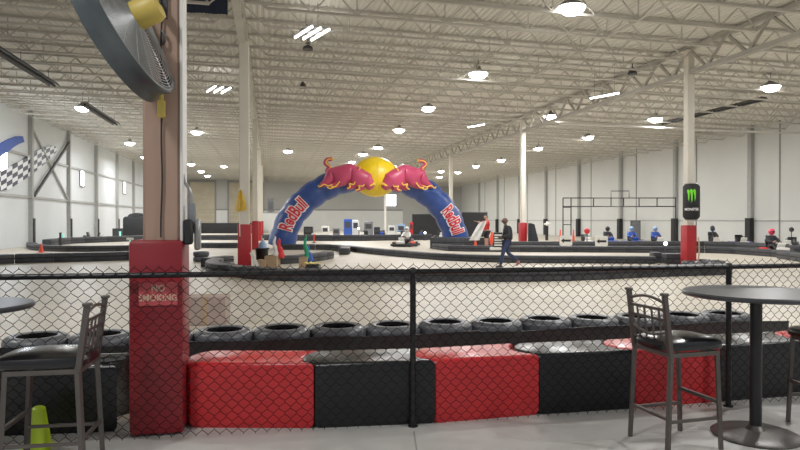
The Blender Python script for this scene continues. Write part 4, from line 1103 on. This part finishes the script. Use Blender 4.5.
# heater box on end of left row
P = at(271, 205, 80); t = thing('wall_heater', 'grey heater box high up left of the left arch leg', 'heater', (P.x, 80, P.z-.9), 0)
m = MB(); m.rbox((0,0,.9), (.8,.6,1.7), .06, 2); m.build('case', M['grey'], t)
m = MB(); [m.box((0,-.31,.4+.12*k),(.6,.03,.05)) for k in range(8)]; m.build('grille', M['dark'], t)
m = MB(); m.tube([(0,0,-3.3+.9),(0,0,.1)], .08, 8); m.build('duct', M['steel'], t)
# distant clutter around far middle
for i, (x0, x1, y0, Y, m_, lab) in enumerate(((344,352,219,56,M['blue'],'blue equipment cabinet far behind the arch'),(352.5,359,220,57,M['walllow'],'white equipment cabinet right of the blue one'),(364,373,221.5,58,M['grey'],'grey equipment cabinet left of the thin white column'),(397,405,224,58,M['sky'],'pale blue equipment cabinet right of the thin white column'),(409.5,413,222,57,M['red'],'narrow red cabinet at the left end of the black backdrop'),(304,313,226.5,54,M['black'],'black low cabinet inside the left arch opening'),(322,329,226,55,M['white'],'white low cabinet right of the black low one'),(333,340,228,53,M['grey'],'low grey cabinet left of the blue cabinet'),(374,380,227,56,M['jacket'],'low dark cabinet just left of the thin white column'),(388.5,395,225.5,60,M['walllow'],'white cabinet right behind the thin white column'))):
    a = at(x0, 230, Y); b = at(x1, y0, Y); t = thing('equipment_cabinet', lab, 'cabinet', ((a.x+b.x)/2, Y, 0), 0)
    w = b.x-a.x; m = MB(); m.rbox((0,0,b.z/2), (w,.5,b.z), .04, 1); m.build('case', m_, t)
    m = MB(); m.box((0,-.256,b.z*.7), (w*.7,.02,b.z*.3)); m.build('panel', M['dark'], t)
# white lamp post sign by pilaster
P = at(546.8, 224, 50); t = thing('signal_post', 'small white cross-shaped unit on a black post right of the walking man', 'post', (P.x, 50, 0), 0)
m = MB(); m.tube([(0,0,0),(0,0,P.z+.3)], .12, 8); m.build('post', M['black'], t); m = MB(); m.rbox((0,-.2,P.z), (.55,.14,.14), .05, 1); m.rbox((0,-.2,P.z+.03), (.18,.16,.34), .05, 1); m.build('head', M['white'], t)
# poles with balls at the right wall
for x, y, lab in ((712.5, 228.7, 'thin pole with round dark head behind the white nosed kart'), (796.5, 230.5, 'thin pole with round dark head at the right picture edge'), (587, 232, 'low pole with round red head by the gantry leg')):
    Y = 38 if x < 790 else 35.2; P = at(x-(5 if x > 790 else 0), y, Y)
    t = thing('ball_post', lab, 'post', (P.x, Y, 0), 0)
    m = MB(); m.tube([(0,0,0),(0,0,P.z)], .025, 6); m.lathe([(.15,0),(.15,.02),(.03,.05)], 12); m.build('pole', M['dark'], t)
    m = MB(); m.ell((0,0,P.z+.05), (.13,.13,.14) if 'red' not in lab else (.17,.17,.17), 14); m.build('head', M['dark'] if 'red' not in lab else M['red'], t)
# dark mat leaning on second right column
P = at(531, 247, 37.0)
t = thing('leaning_mat', 'dark mat leaning against the red pad right of the walking man', 'mat', (P.x+.12, 37.1, 0), 0)
m = MB(); m.prism([(-.25,0),(.38,0),(.3,.45),(.08,1.35),(-.12,1.42),(-.25,1.42)], lambda p: Vector((p[0],-.15,p[1])), lambda p: Vector((p[0],.12,p[1]))); m.build('mat', M['jacket'], t)
m = MB(); m.bar((-.2,-.16,.1),(-.15,-.16,1.3),.03,.02); m.build('binding', M['black'], t)

# ------------------------------------------------------------------ people
def head_geo(mb, c, yaw, r, skin_i, hair_i, hair='short', tilt=0):
    """c centre of the head, r half height; faces +X turned by yaw"""
    rot = Matrix.Rotation(yaw, 3, 'Z') @ Matrix.Rotation(tilt, 3, 'Y')
    bm = bmesh.new(); bmesh.ops.create_uvsphere(bm, u_segments=20, v_segments=16, radius=1)
    for v in bm.verts:
        x, y, z = v.co
        w = 1 - .28*max(0, -z)**1.3
        X = x*.86*r*w; Yy = y*.70*r*w; Z = z*r
        if x > 0 and z < -.2: X += .06*r*x
        if x > .8 and -.35 < z < .2: X += .10*r*(1-abs(y)*2)*(.5-z)          # nose ridge
        v.co = Vector((X, Yy, Z))
    mb.bm(bm, c, skin_i, rot, True)
    c = Vector(c)
    mb.ell(c + rot @ Vector((.95*r,0,-.12*r)), (.14*r,.1*r,.2*r), 8, skin_i, rot)
    for s in (-1, 1):
        mb.ell(c + rot @ Vector((-.02*r, s*.70*r, -.05*r)), (.16*r,.06*r,.24*r), 8, skin_i, rot)
        mb.ell(c + rot @ Vector((.78*r, s*.28*r, .06*r)), (.06*r,.11*r,.06*r), 8, hair_i, rot)
    mb.ell(c + rot @ Vector((.82*r, 0, -.5*r)), (.06*r,.2*r,.04*r), 8, hair_i, rot)
def fingers(mb, palm, d, side, n, mi, curl=.5, s=1.0):
    """palm centre, d finger direction, side vector across the palm, n palm normal (curl direction)"""
    d = d.normalized(); side = side.normalized(); n = n.normalized()
    mb.ell(palm, (.045*s,.045*s,.045*s), 8, mi)
    for i, L in enumerate((.07,.08,.075,.058)):
        b = palm + d*.035*s + side*(.03-.02*i)*s
        pts = [b]; dd = d.copy()
        for j in range(3):
            dd = (dd + n*curl).normalized(); pts.append(pts[-1]+dd*L*s*.36)
        mb.tube(pts, [.010*s,.010*s,.009*s,.007*s], 6, mi)
    b = palm + side*.035*s - d*.01*s
    mb.tube([b, b+(side*.7+d*.6)*.03*s, b+(side*.7+d*1.4+n*.5)*.045*s], [.012*s,.011*s,.008*s], 6, mi)
def person(name, label, loc, rz, J, scale, mats, yaw=0, bulk=1., hairless=False, helmet=None, sleeves=True, shorts=False):
    """J: dict of joint positions in a local frame (facing +X), heights for a 1.75 m figure"""
    t = thing('person', label, 'person', loc, rz)
    J = {k: Vector(v)*scale for k, v in J.items()}; s = scale
    Rb = {'pel':(.13,.10),'waist':(.125,.095),'chest':(.155,.11),'neckb':(.075,.07),'neck':(.055,.055),'head0':(.05,.05),
          'shl':.062,'shr':.062,'ell':.042,'elr':.042,'wrl':.028,'wrr':.028,'hpl':.088,'hpr':.088,'knl':.058,'knr':.058,'anl':.038,'anr':.038}
    E = [('pel','waist'),('waist','chest'),('chest','neckb'),('neckb','neck'),('neck','head0'),('chest','shl'),('chest','shr'),('shl','ell'),('shr','elr'),('ell','wrl'),('elr','wrr'),
         ('pel','hpl'),('pel','hpr'),('hpl','knl'),('hpr','knr'),('knl','anl'),('knr','anr')]
    JJ = {k: (J[k], tuple(q*s*.93 for q in Rb[k]) if isinstance(Rb[k], tuple) else Rb[k]*s*.93) for k in Rb}
    vs, fs = skin_mesh(JJ, E, 'pel'); mb = MB(); mb.add(vs, fs, 0, True)
    head_geo(mb, J['head'], yaw, .118*s, 0, 1)
    for w, e, sd in (('wrl','ell',1),('wrr','elr',-1)):
        d = (J[w]-J[e]).normalized(); pal = J[w]+d*.055*s
        side = d.cross(Vector((0,1,0))); side = side if side.length > .1 else Vector((1,0,0))
        fingers(mb, pal, d, side, Vector((0,-sd,0)), 0, .45, s)
    body = mb.build('body', [mats['skin'], mats['hair']], t)
    # top
    Et = [('pel','waist'),('waist','chest'),('chest','neckb'),('chest','shl'),('chest','shr'),('shl','ell'),('shr','elr')]
    Rt = {'pel':(.165,.135),'waist':(.16,.13),'chest':(.185,.14),'neckb':(.09,.08),'shl':.092,'shr':.092,'ell':.072,'elr':.072}
    if sleeves:
        Et += [('ell','wrl'),('elr','wrr')]; Rt.update({'wrl':.045,'wrr':.045})
    JJ = {k: (J[k], tuple(q*s*bulk for q in Rt[k]) if isinstance(Rt[k], tuple) else Rt[k]*s*bulk) for k in Rt}
    vs, fs = skin_mesh(JJ, Et, 'chest'); mb = MB(); mb.add(vs, fs, 0, True); mb.build('top', mats['top'], t)
    Jl = dict(J)
    if shorts: 
        Jl['knl'] = J['hpl'].lerp(J['knl'], .9); Jl['knr'] = J['hpr'].lerp(J['knr'], .9)
    Eb = [('pel','hpl'),('pel','hpr'),('hpl','knl'),('hpr','knr')]
    Rp_ = {'pel':(.15,.12),'hpl':.105,'hpr':.105,'knl':.076,'knr':.076}
    if not shorts: Eb += [('knl','anl'),('knr','anr')]; Rp_.update({'anl':.06,'anr':.06})
    JJ = {k: (Jl[k], tuple(q*s for q in Rp_[k]) if isinstance(Rp_[k], tuple) else Rp_[k]*s) for k in Rp_}
    vs, fs = skin_mesh(JJ, Eb, 'pel'); mb = MB(); mb.add(vs, fs, 0, True); mb.build('trousers', mats['bottom'], t)
    for a, toe in (('anl','tol'),('anr','tor')):
        d = (J[toe]-J[a]); h = J[a]
        mb = MB(); heel = h + Vector((0,0,-.06*s)) - Vector((d.x,d.y,0)).normalized()*.05*s; tip = J[toe]
        mb.tube([heel, heel.lerp(tip,.35)+Vector((0,0,.012*s)), heel.lerp(tip,.75), tip], [.042*s,.05*s,.042*s,.025*s], 10); mb.tube([h, h+Vector((0,0,-.06*s))], .048*s, 10)
        sh = mb.build('shoe', mats.get('shoe_'+a, mats['shoe']), t)
    if helmet:
        mb = MB(); mb.ell(J['head']+Vector((0,0,.02*s)), (.155*s,.14*s,.155*s), 18); hm = mb.build('helmet', helmet, t)
        mb = MB(); mb.ell(J['head']+Vector((.07*s,0,.02*s)), (.1*s,.115*s,.055*s), 14); mb.build('visor', M['black'], hm)
    elif not hairless:
        mb = MB(); bm = bmesh.new(); bmesh.ops.create_uvsphere(bm, u_segments=18, v_segments=12, radius=1)
        kill = [v for v in bm.verts if v.co.z < .15 and v.co.x > -.15 or v.co.z < -.45 or (v.co.x > .55 and v.co.z < .45)]; bmesh.ops.delete(bm, geom=kill, context='VERTS')
        for v in bm.verts: v.co = Vector((v.co.x*.112*s, v.co.y*.092*s, v.co.z*.13*s))
        mb.bm(bm, J['head']+Vector((-.004*s,0,.005*s)), 0, Matrix.Rotation(yaw, 3, 'Z'), True); mb.build('hair', mats['hair'], t)
    return t, J
# walking man: facing local +X, world facing left -> rz = PI
WJ = {'pel':(0,0,.93),'waist':(-.03,0,1.08),'chest':(-.03,0,1.3),'neckb':(.02,0,1.45),'neck':(.05,0,1.5),'head0':(.06,0,1.56),'head':(.075,0,1.635),
      'shl':(-.02,.17,1.39),'shr':(-.02,-.17,1.39),'ell':(-.05,.22,1.13),'elr':(-.06,-.21,1.13),'wrl':(.20,.2,1.07),'wrr':(.17,-.17,1.02),
      'hpl':(.01,.09,.88),'hpr':(.0,-.09,.88),'knl':(.16,.1,.50),'knr':(-.06,-.09,.49),'anl':(.24,.1,.085),'anr':(-.42,-.1,.22),'tol':(.42,.1,.03),'tor':(-.34,-.1,.05)}
P = fl(507, 267.2)
person('man', 'man in dark jacket and blue jeans walking left across the track', (P.x, P.y, 0), PI, WJ, .955,
       {'skin':M['skin_dark'],'hair':M['hair'],'top':M['jacket'],'bottom':M['jeans'],'shoe':M['shoe'],'shoe_anr':M['shoe_pink']}, hairless=True, bulk=1.25)
# the striped panel he carries
pc = Vector((P.x-.26, P.y-.03, .80))
t = thing('striped_panel', 'white panel with dark stripes carried by the walking man', 'panel', pc, .0)
m = MB(); m.rbox((-.05,0,.12), (.30,.05,.52), .012, 1); m.build('board', M['black'], t)
m = MB()
for k in range(5): m.box((-.05,-.028,-.05+.085*k), (.25,.006,.045))
m.build('stripe', M['white'], t)
m = MB(); m.rbox((-.13,0,-.17), (.4,.09,.1), .035, 2); m.build('tray', M['white'], t)
# person in red
RJ = {'pel':(0,0,.93),'waist':(.0,0,1.08),'chest':(.0,0,1.3),'neckb':(.0,0,1.45),'neck':(.01,0,1.5),'head0':(.02,0,1.56),'head':(.035,0,1.635),
      'shl':(0,.17,1.39),'shr':(0,-.17,1.39),'ell':(.22,.2,1.27),'elr':(-.06,-.24,1.12),'wrl':(.45,.12,1.36),'wrr':(-.05,-.27,.88),
      'hpl':(0,.09,.88),'hpr':(0,-.09,.88),'knl':(.03,.11,.5),'knr':(-.03,-.11,.5),'anl':(.02,.12,.085),'anr':(-.03,-.12,.085),'tol':(.2,.13,.03),'tor':(.15,-.14,.03)}
Yr = 34.4; Pr = at(486.5, 240, Yr)
RS = 1.07
person('marshal', 'person in red shirt and black shorts holding a white flag by the right arch leg', (Pr.x, Yr, 0), PI+.5, RJ, RS,
       {'skin':M['skin'],'hair':M['hair'],'top':M['red'],'bottom':M['black'],'shoe':M['shoe']}, sleeves=False, shorts=True)
t = thing('white_flag', 'large white flag held out by the person in red', 'flag', (Pr.x-.42, Yr-.33, 0), 0)
m = MB(); n = 8; vs = []
for i in range(n+1):
    f = i/n
    for j in range(6):
        g = j/5; vs.append((-.02+ -.12*f - .42*f*(1-g*.6) + .40*g*(1-.25*f), -.05+.04*math.sin(j*1.9+f*4), 1.47 - .95*f + .1*g*(1-f) ))
m.add(vs, [(i*6+j, i*6+j+1, (i+1)*6+j+1, (i+1)*6+j) for i in range(n) for j in range(5)], 0, True); m.build('cloth', M['white_cloth'], t)
m = MB(); m.tube([(-.3,0,1.55),(.42,-.02,1.42)], .014, 6); m.build('pole', M['card'], t)
t = thing('red_flag', 'furled red flag hanging from the hand of the person in red', 'flag', (Pr.x+.23, Yr-.42, 0), 0)
m = MB(); m.tube([(0,0,.98),(.01,0,.8),(.0,0,.6),(-.03,0,.4),(-.02,0,.24)], [.03,.09,.13,.09,.02], 8); m.build('cloth', M['orange'], t)
m = MB(); m.tube([(0,0,1.05),(-.02,0,.2)], .012, 6); m.build('pole', M['card'], t)
# kart driver, seated
DJ = {'pel':(-.28,0,.36),'waist':(-.32,0,.5),'chest':(-.36,0,.72),'neckb':(-.36,0,.86),'neck':(-.35,0,.9),'head0':(-.34,0,.95),'head':(-.33,0,1.03),
      'shl':(-.35,.17,.8),'shr':(-.35,-.17,.8),'ell':(-.15,.25,.6),'elr':(-.15,-.25,.6),'wrl':(.13,.14,.58),'wrr':(.13,-.14,.58),
      'hpl':(-.26,.1,.34),'hpr':(-.26,-.1,.34),'knl':(.2,.17,.45),'knr':(.2,-.17,.45),'anl':(.5,.16,.24),'anr':(.5,-.16,.24),'tol':(.58,.16,.3),'tor':(.58,-.16,.3)}
person('driver', 'kart driver in white helmet sitting in the orange and white kart', ((405-400)/F*38.6, 38.6, .0), PI+1.2, DJ, 1.0,
       {'skin':M['skin'],'hair':M['hair'],'top':M['white_cloth'],'bottom':M['black'],'shoe':M['shoe']}, helmet=M['white'])
# drivers at the parked karts
for x, Y, rz, hm, tp, lab in ((775, 29.8, -PI/2-.1, M['pink'], M['jacket'], 'driver with pink red helmet seated in the kart at the right'),
                      (714, 38.8, -1.8, M['blue'], M['jacket'], 'driver with blue helmet in the first kart right of the can sign column'),
                      (657, 39.4, -1.65, M['sky'], M['blue'], 'driver with pale helmet in the kart just left of the can sign column'),
                      (633, 39.6, -1.65, M['sky'], M['blue'], 'driver with pale helmet in front of the grey wall cabinet'),
                      (609, 39.8, -1.65, M['black'], M['jacket'], 'driver with black helmet below the top frame of the gantry')):
    person('driver', lab, ((x-400)/F*Y, Y, 0), rz, DJ, 1.0, {'skin':M['skin'],'hair':M['hair'],'top':tp,'bottom':M['black'],'shoe':M['shoe']}, helmet=hm)

# ------------------------------------------------------------------ light
w = bpy.data.worlds.new('world'); sc.world = w; w.use_nodes = True
bg = w.node_tree.nodes['Background']; bg.inputs['Color'].default_value = (.86,.92,1,1); bg.inputs['Strength'].default_value = .32
# daylight through the high windows on the left
for u in (38.9, 54.0):
    ld = bpy.data.lights.new('window_light', 'AREA'); ld.size = 1.4; ld.energy = 250; ld.color = (.85,.92,1)
    lo = bpy.data.objects.new('window_light', ld); COL.objects.link(lo); lo.location = uv(u, VL+.3, 4.87); lo.rotation_euler = (VD).to_track_quat('-Z','Z').to_euler()
sc.view_settings.view_transform = 'Standard'; sc.view_settings.look = 'None'; sc.view_settings.exposure = 0.0; sc.view_settings.gamma = 1.12
